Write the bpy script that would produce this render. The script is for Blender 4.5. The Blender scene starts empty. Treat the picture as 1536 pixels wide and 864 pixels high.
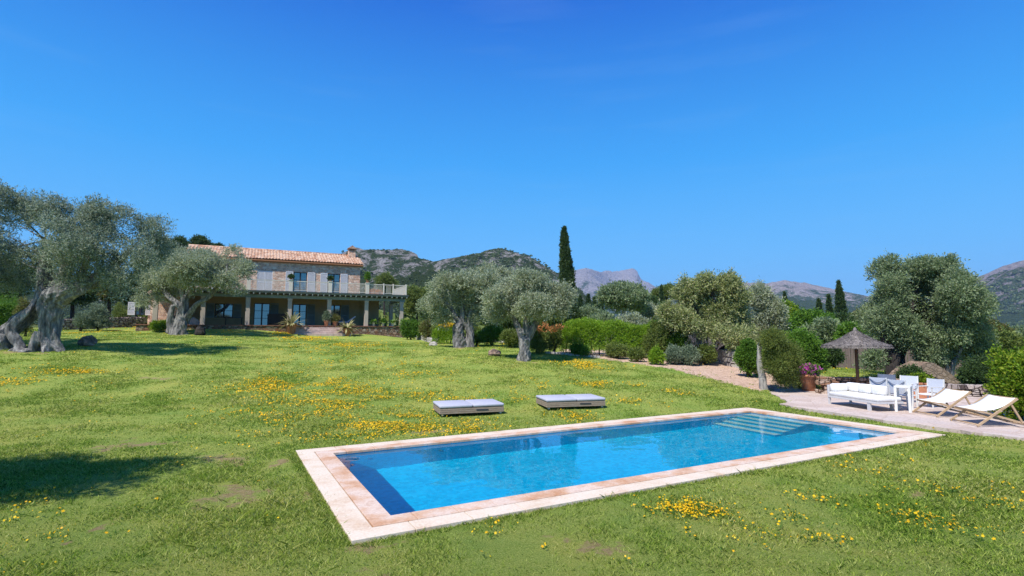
import bpy, math, random
import numpy as np
from mathutils import Vector, noise as mnoise
R = math.radians
random.seed(7)
rng = np.random.default_rng(11)
scene = bpy.context.scene
col = scene.collection

# ------------------------------------------------------------------ camera
F_PX, CAM_H = 795.0, 2.4
PITCH = math.atan((504 - 432) / F_PX)
cam_d = bpy.data.cameras.new('camera'); cam = bpy.data.objects.new('camera', cam_d); col.objects.link(cam)
cam_d.sensor_width = 36.0; cam_d.lens = 36.0 * F_PX / 1536.0
cam_d.clip_start = 0.1; cam_d.clip_end = 30000
cam.location = (0, 0, CAM_H); cam.rotation_euler = (R(90) + PITCH, 0, 0)
scene.camera = cam

# ------------------------------------------------------------------ light and exposure
SUN_EL = R(56)
SUN_H = Vector((-0.58, -0.815)).normalized()            # horizontal direction towards the sun
w = bpy.data.worlds.new('World'); scene.world = w; w.use_nodes = True
nt = w.node_tree; nt.nodes.clear()
out = nt.nodes.new('ShaderNodeOutputWorld'); bg = nt.nodes.new('ShaderNodeBackground')
sky = nt.nodes.new('ShaderNodeTexSky'); sky.sky_type = 'NISHITA'; sky.sun_disc = False
sky.sun_elevation = SUN_EL; sky.sun_rotation = math.atan2(SUN_H.x, SUN_H.y)
sky.altitude = 100; sky.air_density = 1.0; sky.dust_density = 0.3; sky.ozone_density = 3.0
bg.inputs['Strength'].default_value = 0.11
tc = nt.nodes.new('ShaderNodeTexCoord'); sx = nt.nodes.new('ShaderNodeSeparateXYZ'); nt.links.new(tc.outputs['Generated'], sx.inputs[0])
gr = nt.nodes.new('ShaderNodeValToRGB'); e = gr.color_ramp.elements; e.new(.5); e.new(.6); e.new(.7)
for el, (p, c) in zip(e, [(0.0, (.22, .70, 1.18)), (.13, (.12, .58, 1.14)), (.31, (.025, .40, 1.02)), (.55, (.0, .15, .73)), (1.0, (.0, .09, .5))]): el.position = p; el.color = (*c, 1)
nt.links.new(sx.outputs[2], gr.inputs[0])
vs = nt.nodes.new('ShaderNodeVectorMath'); vs.operation = 'SCALE'; vs.inputs['Scale'].default_value = 5.5; nt.links.new(gr.outputs[0], vs.inputs[0])
m0 = nt.nodes.new('ShaderNodeMixRGB'); m0.inputs[0].default_value = .97; nt.links.new(sky.outputs[0], m0.inputs[1]); nt.links.new(vs.outputs[0], m0.inputs[2])
# a faint wisp of high cloud
mp = nt.nodes.new('ShaderNodeMapping'); mp.inputs['Scale'].default_value = (1.4, 1.4, 15); mp.inputs['Location'].default_value = (.4, .2, 1.1); mp.inputs['Rotation'].default_value = (0.0, R(-6), 0)
nz = nt.nodes.new('ShaderNodeTexNoise'); nz.inputs['Scale'].default_value = 2.0; nz.inputs['Detail'].default_value = 5
cr = nt.nodes.new('ShaderNodeValToRGB'); cr.color_ramp.elements[0].position = .56; cr.color_ramp.elements[1].position = .95
cr.color_ramp.elements[1].color = (.09, .09, .09, 1)
mixc = nt.nodes.new('ShaderNodeMixRGB'); mixc.inputs[2].default_value = (3.2, 4.4, 5.6, 1)
nt.links.new(tc.outputs['Generated'], mp.inputs[0]); nt.links.new(mp.outputs[0], nz.inputs['Vector'])
nt.links.new(nz.outputs[0], cr.inputs[0]); nt.links.new(cr.outputs[0], mixc.inputs[0])
nt.links.new(m0.outputs[0], mixc.inputs[1]); nt.links.new(mixc.outputs[0], bg.inputs[0]); nt.links.new(bg.outputs[0], out.inputs[0])
sd = bpy.data.lights.new('sun', 'SUN'); sd.energy = 3.9; sd.angle = R(0.53); sd.color = (1.0, .955, .88)
sun = bpy.data.objects.new('sun', sd); col.objects.link(sun)
sv = Vector((SUN_H.x * math.cos(SUN_EL), SUN_H.y * math.cos(SUN_EL), math.sin(SUN_EL)))
sun.rotation_euler = sv.to_track_quat('Z', 'Y').to_euler()
scene.view_settings.view_transform = 'Standard'; scene.view_settings.look = 'None'
scene.view_settings.exposure = 0.72; scene.view_settings.gamma = 1.0
HAZE = 0.00009
scene.render.engine = 'CYCLES'
cy = scene.cycles
cy.max_bounces = 8; cy.diffuse_bounces = 3; cy.glossy_bounces = 3; cy.transmission_bounces = 6; cy.transparent_max_bounces = 12
cy.volume_bounces = 0; cy.use_denoising = True; cy.denoising_prefilter = 'NONE'; cy.sample_clamp_indirect = 6.0; cy.use_adaptive_sampling = True

# ------------------------------------------------------------------ picture measuring
def ray(u, v):
    a = (u - 768) / F_PX; b = (432 - v) / F_PX
    return np.array([a, math.cos(PITCH) - math.sin(PITCH) * b, math.sin(PITCH) + math.cos(PITCH) * b])
def at(u, v, Y):
    r = ray(u, v); t = Y / r[1]
    return np.array([t * r[0], Y, CAM_H + t * r[2]])
def plane(u, v, z=0.0):
    r = ray(u, v); t = (z - CAM_H) / r[2]
    return np.array([t * r[0], t * r[1], z])

# ------------------------------------------------------------------ noise
def _hash(ix, iy, iz, seed):
    h = (ix * 374761393 + iy * 668265263 + iz * 2147483647 + seed * 144269504).astype(np.int64)
    h = (h ^ (h >> 13)) * 1274126177
    h = h & 0xffffffff
    h = h ^ (h >> 16)
    return (h & 0xffffff) / float(0xffffff)
def vnoise(x, y, z=None, seed=0):
    x = np.asarray(x, float); y = np.asarray(y, float)
    z = np.zeros_like(x) if z is None else np.asarray(z, float)
    ix, iy, iz = np.floor(x).astype(np.int64), np.floor(y).astype(np.int64), np.floor(z).astype(np.int64)
    fx, fy, fz = x - ix, y - iy, z - iz
    fx, fy, fz = [f * f * (3 - 2 * f) for f in (fx, fy, fz)]
    r = 0
    for dx in (0, 1):
        for dy in (0, 1):
            for dz in (0, 1):
                wgt = (fx if dx else 1 - fx) * (fy if dy else 1 - fy) * (fz if dz else 1 - fz)
                r = r + wgt * _hash(ix + dx, iy + dy, iz + dz, seed)
    return r * 2 - 1
def fbm(x, y, z=None, oct=4, seed=0, gain=.5):
    a, s, r = 1.0, 1.0, 0
    z = np.zeros_like(np.asarray(x, float)) if z is None else z
    for o in range(oct):
        r = r + a * vnoise(np.asarray(x) * s + o * 17.3, np.asarray(y) * s + o * 9.1, np.asarray(z) * s, seed + o)
        a *= gain; s *= 2.03
    return r

# ------------------------------------------------------------------ terrain
PX = [plane(*q) for q in [(531, 812), (441, 675), (1122, 611), (1417, 652)]]   # outer corners of the coping at z = 0
PD = (PX[2] - PX[1] + PX[3] - PX[0])[:2]; PD = PD / np.linalg.norm(PD)
PN = np.array([-PD[1], PD[0]])
PC = sum(PX)[:2] / 4
PL, PW = 14.2, 5.64                                    # outer size of the coping
def pool_uv(x, y):
    dx, dy = x - PC[0], y - PC[1]
    return dx * PD[0] + dy * PD[1], dx * PN[0] + dy * PN[1]
def pool_xy(a, b):
    return PC[0] + a * PD[0] + b * PN[0], PC[1] + a * PD[1] + b * PN[1]

ctrl = []
for a in (-7.4, -3, 2, 7.4):
    for b in (-3.2, 0, 3.1):
        x, y = pool_xy(a, b); ctrl.append((x, y, -.05))
for u, v, Y in [(655, 622, 16.6), (860, 613, 17.6), (60, 527, 28), (20, 528, 27), (131, 516, 31), (268, 502, 43), (190, 489, 52), (90, 491, 50), (320, 494, 47.5), (400, 496, 50.5),
                (480, 505, 50.5), (560, 502, 54.5), (606, 508, 55), (693, 521, 35), (786, 541, 28), (655, 516, 41), (741, 534, 29.5),
                (900, 540, 29), (990, 550, 27), (1083, 547, 30), (1110, 575, 24), (1140, 583, 23.2), (0, 600, 18.5), (300, 560, 24),
                (500, 545, 28), (1290, 561, 29), (1450, 583, 24), (1000, 590, 19.5)]:
    p = at(u, v, Y); ctrl.append(tuple(p))
ctrl += [(x, y, z) for x, y, z in [(-8, 4, -.03), (0, 4, -.05), (8, 4, -.06), (0, -3, -.05), (-15, 6, .05), (-15, -8, .1), (15, -8, -.1), (14, 8, -.05),
         (11, 17.5, .03), (13, 18, .03), (15, 17, .03), (17, 16, .03), (12, 21.5, .05), (15, 20.5, .05), (20, 18, .05), (22, 12, 0), (30, 8, -.1), (30, 25, .1), (25, 38, .0),
         (60, 10, -1), (60, 40, -1.5), (70, 70, -3), (40, 75, -1.5), (15, 45, .9), (0, 80, 1.8), (0, 55, 2.0), (30, 110, -3), (0, 110, 1.2), (-30, 64, 3.0), (-15, 68, 3.0), (-50, 55, 3.3),
         (-70, 90, 5), (-30, 100, 4.2), (-40, 30, 2.2), (-30, 12, .7), (-50, 0, .8), (-35, 48, 2.9), (-26, 70, 3.2)]]
C = np.array(ctrl)
def tps(r2):
    return np.where(r2 > 1e-9, r2 * np.log(np.maximum(r2, 1e-9)), 0)
n = len(C)
A = np.zeros((n + 3, n + 3))
d2 = ((C[:, None, :2] - C[None, :, :2]) ** 2).sum(-1)
A[:n, :n] = tps(d2) + np.eye(n) * 6.0
A[:n, n] = 1; A[:n, n + 1:] = C[:, :2]; A[n:, :n] = A[:n, n:].T
RB = np.zeros(n + 3); RB[:n] = C[:, 2]
WT = np.linalg.solve(A, RB)
def sstep(a, b, x):
    t = np.clip((x - a) / (b - a), 0, 1); return t * t * (3 - 2 * t)
def terrain(x, y):
    x = np.asarray(x, float); y = np.asarray(y, float)
    xs = x.ravel(); ys = y.ravel(); z = np.empty_like(xs)
    for i in range(0, len(xs), 20000):
        d2 = (xs[i:i + 20000, None] - C[:, 0]) ** 2 + (ys[i:i + 20000, None] - C[:, 1]) ** 2
        z[i:i + 20000] = tps(d2) @ WT[:n] + WT[n] + WT[n + 1] * xs[i:i + 20000] + WT[n + 2] * ys[i:i + 20000]
    z = z.reshape(x.shape)
    r = np.hypot(x, y - 35)
    far = -4 + 3.5 * fbm(x / 90, y / 90, oct=3, seed=5) - 3 * sstep(50, 500, x)
    k = sstep(65, 130, r)
    z = z * (1 - k) + far * k
    # level ground round the pool
    a, b = pool_uv(x, y)
    q = np.maximum(np.abs(a) - PL / 2, 0) ** 2 + np.maximum(np.abs(b) - PW / 2, 0) ** 2
    m = 1 - sstep(0.1, 1.6, np.sqrt(q))
    return z * (1 - m) + (-.05) * m
def tz(x, y): return float(terrain(np.array([x]), np.array([y]))[0])
def gp(u, v):
    """the point of the ground seen at picture position u, v"""
    r = ray(u, v); o = np.array([0, 0, CAM_H])
    ts = np.concatenate([np.linspace(3, 60, 600), np.linspace(60, 200, 300)])
    P = o + ts[:, None] * r
    d = P[:, 2] - terrain(P[:, 0], P[:, 1])
    i = np.argmax(d < 0)
    if d[i] >= 0: i = len(ts) - 1
    if i == 0: return P[0]
    t = ts[i - 1] + (ts[i] - ts[i - 1]) * d[i - 1] / (d[i - 1] - d[i] + 1e-9)
    p = o + t * r; p[2] = tz(p[0], p[1]); return p

# ------------------------------------------------------------------ materials
def new_mat(name):
    m = bpy.data.materials.new(name); m.use_nodes = True
    nt = m.node_tree; b = nt.nodes['Principled BSDF']; b.inputs['Specular IOR Level'].default_value = .3
    return m, nt, b
def N(nt, t, **kw):
    nd = nt.nodes.new(t)
    for k, v in kw.items():
        if k in nd.inputs: nd.inputs[k].default_value = v
        else: setattr(nd, k, v)
    return nd
def ramp(nt, fac, stops):
    r = nt.nodes.new('ShaderNodeValToRGB'); e = r.color_ramp.elements
    while len(e) < len(stops): e.new(.5)
    for el, (p, c) in zip(e, stops): el.position = p; el.color = (*c, 1)
    nt.links.new(fac, r.inputs[0]); return r
def simple(name, c1, c2=None, scale=8.0, rough=.6, bump=.0, bscale=None, detail=5, stretch=None, metal=0, spec=.3, c3=None):
    m, nt, b = new_mat(name)
    b.inputs['Roughness'].default_value = rough; b.inputs['Metallic'].default_value = metal; b.inputs['Specular IOR Level'].default_value = spec
    tc = N(nt, 'ShaderNodeTexCoord'); mp = N(nt, 'ShaderNodeMapping')
    if stretch: mp.inputs['Scale'].default_value = stretch
    nt.links.new(tc.outputs['Object'], mp.inputs[0])
    nz = N(nt, 'ShaderNodeTexNoise', Scale=scale, Detail=detail, Roughness=.65)
    nt.links.new(mp.outputs[0], nz.inputs['Vector'])
    c2 = c2 or tuple(x * .75 for x in c1)
    st = [(.32, c2), (.68, c1)] if c3 is None else [(.3, c2), (.52, c1), (.72, c3)]
    r = ramp(nt, nz.outputs[0], st); nt.links.new(r.outputs[0], b.inputs['Base Color'])
    if bump:
        n2 = N(nt, 'ShaderNodeTexNoise', Scale=bscale or scale * 3, Detail=6, Roughness=.7)
        nt.links.new(mp.outputs[0], n2.inputs['Vector'])
        bp = N(nt, 'ShaderNodeBump', Strength=1.0, Distance=bump)
        nt.links.new(n2.outputs[0], bp.inputs['Height']); nt.links.new(bp.outputs[0], b.inputs['Normal'])
    return m
def stone_mat(name, cols, mortar, scale=3.0, bump=.03, rnd=1.0, stretch=(1, 1, 1.5)):
    m, nt, b = new_mat(name); b.inputs['Roughness'].default_value = .85
    tc = N(nt, 'ShaderNodeTexCoord'); mp = N(nt, 'ShaderNodeMapping'); mp.inputs['Scale'].default_value = stretch
    nt.links.new(tc.outputs['Object'], mp.inputs[0])
    wn = N(nt, 'ShaderNodeTexNoise', Scale=scale * 1.5, Detail=3)
    nt.links.new(mp.outputs[0], wn.inputs['Vector'])
    ad = N(nt, 'ShaderNodeMixRGB', blend_type='LINEAR_LIGHT'); ad.inputs[0].default_value = .06
    nt.links.new(mp.outputs[0], ad.inputs[1]); nt.links.new(wn.outputs['Color'], ad.inputs[2])
    v1 = N(nt, 'ShaderNodeTexVoronoi', Scale=scale, Randomness=rnd); v2 = N(nt, 'ShaderNodeTexVoronoi', Scale=scale, feature='DISTANCE_TO_EDGE', Randomness=rnd)
    nt.links.new(ad.outputs[0], v1.inputs['Vector']); nt.links.new(ad.outputs[0], v2.inputs['Vector'])
    sp = N(nt, 'ShaderNodeSeparateColor'); nt.links.new(v1.outputs['Color'], sp.inputs[0])
    k = len(cols); r = ramp(nt, sp.outputs[0], [((i + .5) / k, c) for i, c in enumerate(cols)])
    nz = N(nt, 'ShaderNodeTexNoise', Scale=scale * 7, Detail=5); nt.links.new(mp.outputs[0], nz.inputs['Vector'])
    mul = N(nt, 'ShaderNodeMixRGB', blend_type='OVERLAY'); mul.inputs[0].default_value = .55
    nt.links.new(r.outputs[0], mul.inputs[1]); nt.links.new(nz.outputs[0], mul.inputs[2])
    e = ramp(nt, v2.outputs['Distance'], [(.02, (0, 0, 0)), (.09, (1, 1, 1))])
    mx = N(nt, 'ShaderNodeMixRGB'); nt.links.new(e.outputs[0], mx.inputs[0]); mx.inputs[1].default_value = (*mortar, 1)
    nt.links.new(mul.outputs[0], mx.inputs[2]); nt.links.new(mx.outputs[0], b.inputs['Base Color'])
    hh = N(nt, 'ShaderNodeMath', operation='MULTIPLY_ADD'); nt.links.new(nz.outputs[0], hh.inputs[0]); hh.inputs[1].default_value = .5
    nt.links.new(e.outputs[0], hh.inputs[2])
    bp = N(nt, 'ShaderNodeBump', Strength=1, Distance=bump); nt.links.new(hh.outputs[0], bp.inputs['Height']); nt.links.new(bp.outputs[0], b.inputs['Normal'])
    return m
def leaf_mat(name, c1, c2, back=None, transl=.35, rough=.5, c3=None):
    """leaves: each leaf its own tone; the underside may be paler, as on an olive"""
    m, nt, b = new_mat(name); b.inputs['Roughness'].default_value = rough; b.inputs['Specular IOR Level'].default_value = .25
    g = N(nt, 'ShaderNodeNewGeometry')
    st = [(0, c1), (1, c2)] if c3 is None else [(0, c1), (.55, c2), (.93, c3)]
    r = ramp(nt, g.outputs['Random Per Island'], st)
    tc = N(nt, 'ShaderNodeTexCoord'); nz = N(nt, 'ShaderNodeTexNoise', Scale=.9, Detail=3); nt.links.new(tc.outputs['Object'], nz.inputs['Vector'])
    rr = ramp(nt, nz.outputs[0], [(.3, (.72, .76, .7)), (.7, (1.2, 1.15, 1.1))])
    mu = N(nt, 'ShaderNodeMixRGB', blend_type='MULTIPLY'); mu.inputs[0].default_value = 1
    nt.links.new(r.outputs[0], mu.inputs[1]); nt.links.new(rr.outputs[0], mu.inputs[2])
    c = mu.outputs[0]
    if back:
        mx = N(nt, 'ShaderNodeMixRGB'); nt.links.new(g.outputs['Backfacing'], mx.inputs[0]); nt.links.new(c, mx.inputs[1]); mx.inputs[2].default_value = (*back, 1); c = mx.outputs[0]
    nt.links.new(c, b.inputs['Base Color'])
    tr = N(nt, 'ShaderNodeBsdfTranslucent'); nt.links.new(c, tr.inputs[0])
    ms = N(nt, 'ShaderNodeMixShader'); ms.inputs[0].default_value = transl
    nt.links.new(b.outputs[0], ms.inputs[1]); nt.links.new(tr.outputs[0], ms.inputs[2]); nt.links.new(ms.outputs[0], nt.nodes['Material Output'].inputs[0])
    return m

M = {}
M['white'] = simple('white_paint', (.74, .73, .70), (.66, .65, .62), 6, .45)
M['alu'] = simple('pale_aluminium_frame', (.62, .61, .62), (.52, .51, .52), 5, .4)
M['cushion'] = simple('white_cushion_fabric', (.80, .79, .77), (.73, .72, .71), 5, .9, .03, 5)
M['grey_cushion'] = simple('grey_cushion_fabric', (.44, .445, .52), (.38, .385, .45), 5, .9, .006, 14)
M['wicker'] = simple('weathered_wood_slats', (.38, .30, .23), (.24, .18, .13), 5, .8, .01, 30, stretch=(1, 1, 9))
M['dark_line'] = simple('dark_piping', (.05, .05, .06), None, 6, .7)
M['pine_wood'] = simple('pale_pine_wood', (.52, .38, .24), (.38, .25, .14), 5, .6, .003, 30, stretch=(1, 1, 6))
M['canvas'] = simple('white_canvas', (.85, .84, .80), (.79, .78, .74), 7, .9, .004, 60)
M['rope'] = simple('grey_blue_rope', (.16, .19, .27), None, 20, .8)
M['sling'] = simple('pale_grey_sling', (.56, .59, .66), (.50, .53, .60), 20, .8)
M['slate'] = simple('slate_blue_panel', (.14, .17, .24), (.10, .12, .17), 8, .7)
M['terracotta'] = simple('terracotta', (.46, .19, .10), (.32, .14, .08), 7, .8, .004, 25, c3=(.52, .28, .18))
M['thatch'] = simple('weathered_thatch', (.21, .185, .17), (.10, .085, .08), 9, .95, .03, 26, stretch=(1, 1, .35), c3=(.32, .28, .26))
M['pole'] = simple('brown_wood_pole', (.16, .085, .05), (.09, .05, .03), 6, .7, .004, 25, stretch=(1, 1, .2))
M['bark'] = simple('olive_bark', (.20, .19, .18), (.04, .038, .038), 3.4, .95, .07, 9, stretch=(2.2, 2.2, .45), c3=(.44, .42, .39))
M['bark_dark'] = simple('dark_bark', (.06, .05, .045), (.025, .02, .018), 4, .95, .03, 14, stretch=(2, 2, .6))
M['bark_pale'] = simple('pale_bark', (.36, .33, .30), (.16, .145, .135), 4, .9, .02, 14, stretch=(2.4, 2.4, .4), c3=(.45, .42, .38))
M['dead'] = simple('bare_twigs', (.36, .31, .30), (.25, .21, .20), 6, .9)
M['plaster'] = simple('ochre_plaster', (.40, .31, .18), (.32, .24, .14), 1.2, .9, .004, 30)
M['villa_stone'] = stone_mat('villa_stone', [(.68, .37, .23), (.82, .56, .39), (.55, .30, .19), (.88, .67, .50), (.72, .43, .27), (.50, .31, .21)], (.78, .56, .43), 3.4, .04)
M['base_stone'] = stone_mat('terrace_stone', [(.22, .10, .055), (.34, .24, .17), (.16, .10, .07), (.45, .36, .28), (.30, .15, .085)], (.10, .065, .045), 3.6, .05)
M['dry_wall'] = stone_mat('dry_stone', [(.30, .23, .20), (.42, .35, .31), (.22, .17, .15), (.50, .44, .40)], (.07, .05, .045), 2.8, .06)
M['red_wall'] = stone_mat('reddish_dry_stone', [(.33, .18, .11), (.46, .30, .21), (.25, .13, .08), (.55, .42, .33)], (.10, .06, .04), 3.4, .06)
M['white_rock'] = simple('pale_limestone', (.56, .52, .48), (.33, .29, .26), 3, .9, .05, 5)
M['brown_rock'] = simple('brown_rock', (.22, .15, .11), (.07, .05, .045), 4, .95, .04, 8, c3=(.45, .33, .26))
M['mound'] = stone_mat('brown_rubble_stone', [(.27, .19, .14), (.34, .25, .19), (.22, .15, .11), (.30, .22, .17)], (.19, .14, .10), 5.0, .02)
M['olive_paint'] = simple('grey_green_woodwork', (.25, .28, .25), (.20, .23, .205), 3, .7, .003, 30)
M['fascia'] = simple('dark_green_fascia', (.085, .105, .095), None, 3, .6)
M['column'] = simple('column_plaster', (.50, .42, .34), (.42, .35, .28), 2, .85, .004, 20)
M['shutter'] = simple('pale_grey_shutter', (.70, .67, .66), (.64, .61, .60), 4, .6)
M['shutter_blue'] = simple('blue_grey_shutter', (.20, .26, .28), (.16, .21, .23), 4, .6)
M['win_frame'] = simple('dark_window_frame', (.035, .032, .04), None, 4, .4)
M['rail'] = simple('cream_railing_paint', (.68, .62, .52), (.6, .54, .45), 3, .6)
M['stair'] = simple('pink_stone_steps', (.62, .48, .42), (.40, .29, .25), 3, .85, .02, 9)
M['brick_coping'] = simple('red_brick_coping', (.30, .14, .09), (.22, .10, .065), 5, .85, .01, 14)
M['mulch'] = simple('reddish_soil', (.24, .13, .08), (.15, .08, .05), 4, 1, .03, 18)
M['fence'] = simple('grey_brushwood', (.23, .18, .165), (.13, .10, .09), 6, 1, .03, 14, stretch=(4, 4, .25))
M['dark_furniture'] = simple('dark_wood_furniture', (.045, .03, .022), None, 5, .5)
M['far_wall'] = simple('far_house_wall', (.55, .45, .36), None, 3, .9)

def glass_mat():
    m, nt, b = new_mat('window_glass'); b.inputs['Base Color'].default_value = (.02, .03, .05, 1); b.inputs['Roughness'].default_value = .03
    b.inputs['Specular IOR Level'].default_value = 1.0; b.inputs['IOR'].default_value = 1.9
    return m
M['glass'] = glass_mat()
def tile_roof_mat():
    m, nt, b = new_mat('clay_roof_tiles'); b.inputs['Roughness'].default_value = .85
    tc = N(nt, 'ShaderNodeTexCoord')
    bt = N(nt, 'ShaderNodeTexVoronoi', Scale=3.2); nt.links.new(tc.outputs['Object'], bt.inputs['Vector'])
    sp = N(nt, 'ShaderNodeSeparateColor'); nt.links.new(bt.outputs['Color'], sp.inputs[0])
    r = ramp(nt, sp.outputs[0], [(.05, (.30, .15, .09)), (.35, (.48, .29, .19)), (.65, (.58, .43, .33)), (.95, (.40, .22, .14))])
    nt.links.new(r.outputs[0], b.inputs['Base Color']); return m
M['roof'] = tile_roof_mat()
M['eave'] = simple('orange_clay_eave', (.44, .20, .09), (.34, .15, .07), 6, .8)

# leaves
M['olive_leaf'] = leaf_mat('olive_leaves', (.17, .22, .095), (.30, .35, .18), (.42, .47, .33), .38, c3=(.50, .52, .36))
M['olive_leaf_dark'] = leaf_mat('dark_olive_leaves', (.10, .15, .085), (.19, .25, .155), (.32, .38, .29), .34, c3=(.38, .42, .32))
M['pale_leaf'] = leaf_mat('pale_blossoming_leaves', (.15, .22, .05), (.30, .35, .11), (.36, .40, .18), .38, c3=(.60, .57, .34))
M['grey_leaf'] = leaf_mat('grey_green_leaves', (.11, .18, .065), (.20, .28, .12), (.27, .34, .19), .36, c3=(.34, .39, .22))
M['green_leaf'] = leaf_mat('green_leaves', (.09, .20, .025), (.18, .33, .04), None, .42)
M['bright_leaf'] = leaf_mat('bright_green_leaves', (.10, .21, .012), (.22, .36, .02), None, .45, c3=(.38, .44, .05))
M['hedge_leaf'] = leaf_mat('hedge_leaves', (.14, .28, .015), (.25, .42, .03), None, .45, c3=(.36, .50, .05))
M['dark_leaf'] = leaf_mat('dark_green_leaves', (.045, .085, .028), (.09, .15, .045), None, .3)
M['bush_olive'] = leaf_mat('olive_green_shrub_leaves', (.13, .19, .04), (.26, .31, .08), None, .4)
M['cypress_leaf'] = leaf_mat('cypress_foliage', (.035, .07, .022), (.085, .135, .045), None, .2)
M['silver_leaf'] = leaf_mat('silvery_shrub_leaves', (.15, .22, .14), (.27, .33, .22), None, .35)
M['rust_leaf'] = leaf_mat('reddish_leaves', (.20, .15, .055), (.17, .23, .06), None, .35)
M['yellow_bloom'] = leaf_mat('yellow_blossom', (.75, .50, .02), (.85, .62, .03), None, .3)
M['orange_bloom'] = leaf_mat('orange_blossom', (.55, .20, .06), (.65, .33, .14), None, .3)
M['pink_bloom'] = leaf_mat('pink_petunia', (.72, .10, .58), (.85, .28, .75), None, .4)
M['agave_leaf'] = leaf_mat('agave_leaves', (.30, .30, .13), (.55, .50, .28), None, .3)
def grass_mat():
    """blades from lush green to straw, the mix drifting across the lawn"""
    m, nt, b = new_mat('grass_blades'); b.inputs['Roughness'].default_value = .7; b.inputs['Specular IOR Level'].default_value = .08
    g = N(nt, 'ShaderNodeNewGeometry'); tc = N(nt, 'ShaderNodeTexCoord')
    lush = ramp(nt, g.outputs['Random Per Island'], [(0, (.07, .15, .016)), (.5, (.21, .34, .035)), (1, (.40, .50, .09))])
    dry = ramp(nt, g.outputs['Random Per Island'], [(0, (.16, .23, .03)), (.5, (.38, .44, .075)), (1, (.70, .63, .30))])
    n1 = N(nt, 'ShaderNodeTexNoise', Scale=.45, Detail=7, Roughness=.68); nt.links.new(tc.outputs['Object'], n1.inputs['Vector'])
    f = ramp(nt, n1.outputs[0], [(.36, (.05, .05, .05)), (.66, (.85, .85, .85))])
    mx = N(nt, 'ShaderNodeMixRGB'); nt.links.new(f.outputs[0], mx.inputs[0]); nt.links.new(lush.outputs[0], mx.inputs[1]); nt.links.new(dry.outputs[0], mx.inputs[2])
    nt.links.new(mx.outputs[0], b.inputs['Base Color'])
    tr = N(nt, 'ShaderNodeBsdfTranslucent'); nt.links.new(mx.outputs[0], tr.inputs[0])
    ms = N(nt, 'ShaderNodeMixShader'); ms.inputs[0].default_value = .4
    nt.links.new(b.outputs[0], ms.inputs[1]); nt.links.new(tr.outputs[0], ms.inputs[2]); nt.links.new(ms.outputs[0], nt.nodes['Material Output'].inputs[0])
    return m
M['grass_blade'] = grass_mat()
M['flower'] = leaf_mat('yellow_orange_petals', (.86, .45, .005), (.90, .64, .015), None, .3)
M['flower_leaf'] = leaf_mat('flower_greens', (.06, .15, .02), (.11, .22, .035), None, .35)

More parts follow.
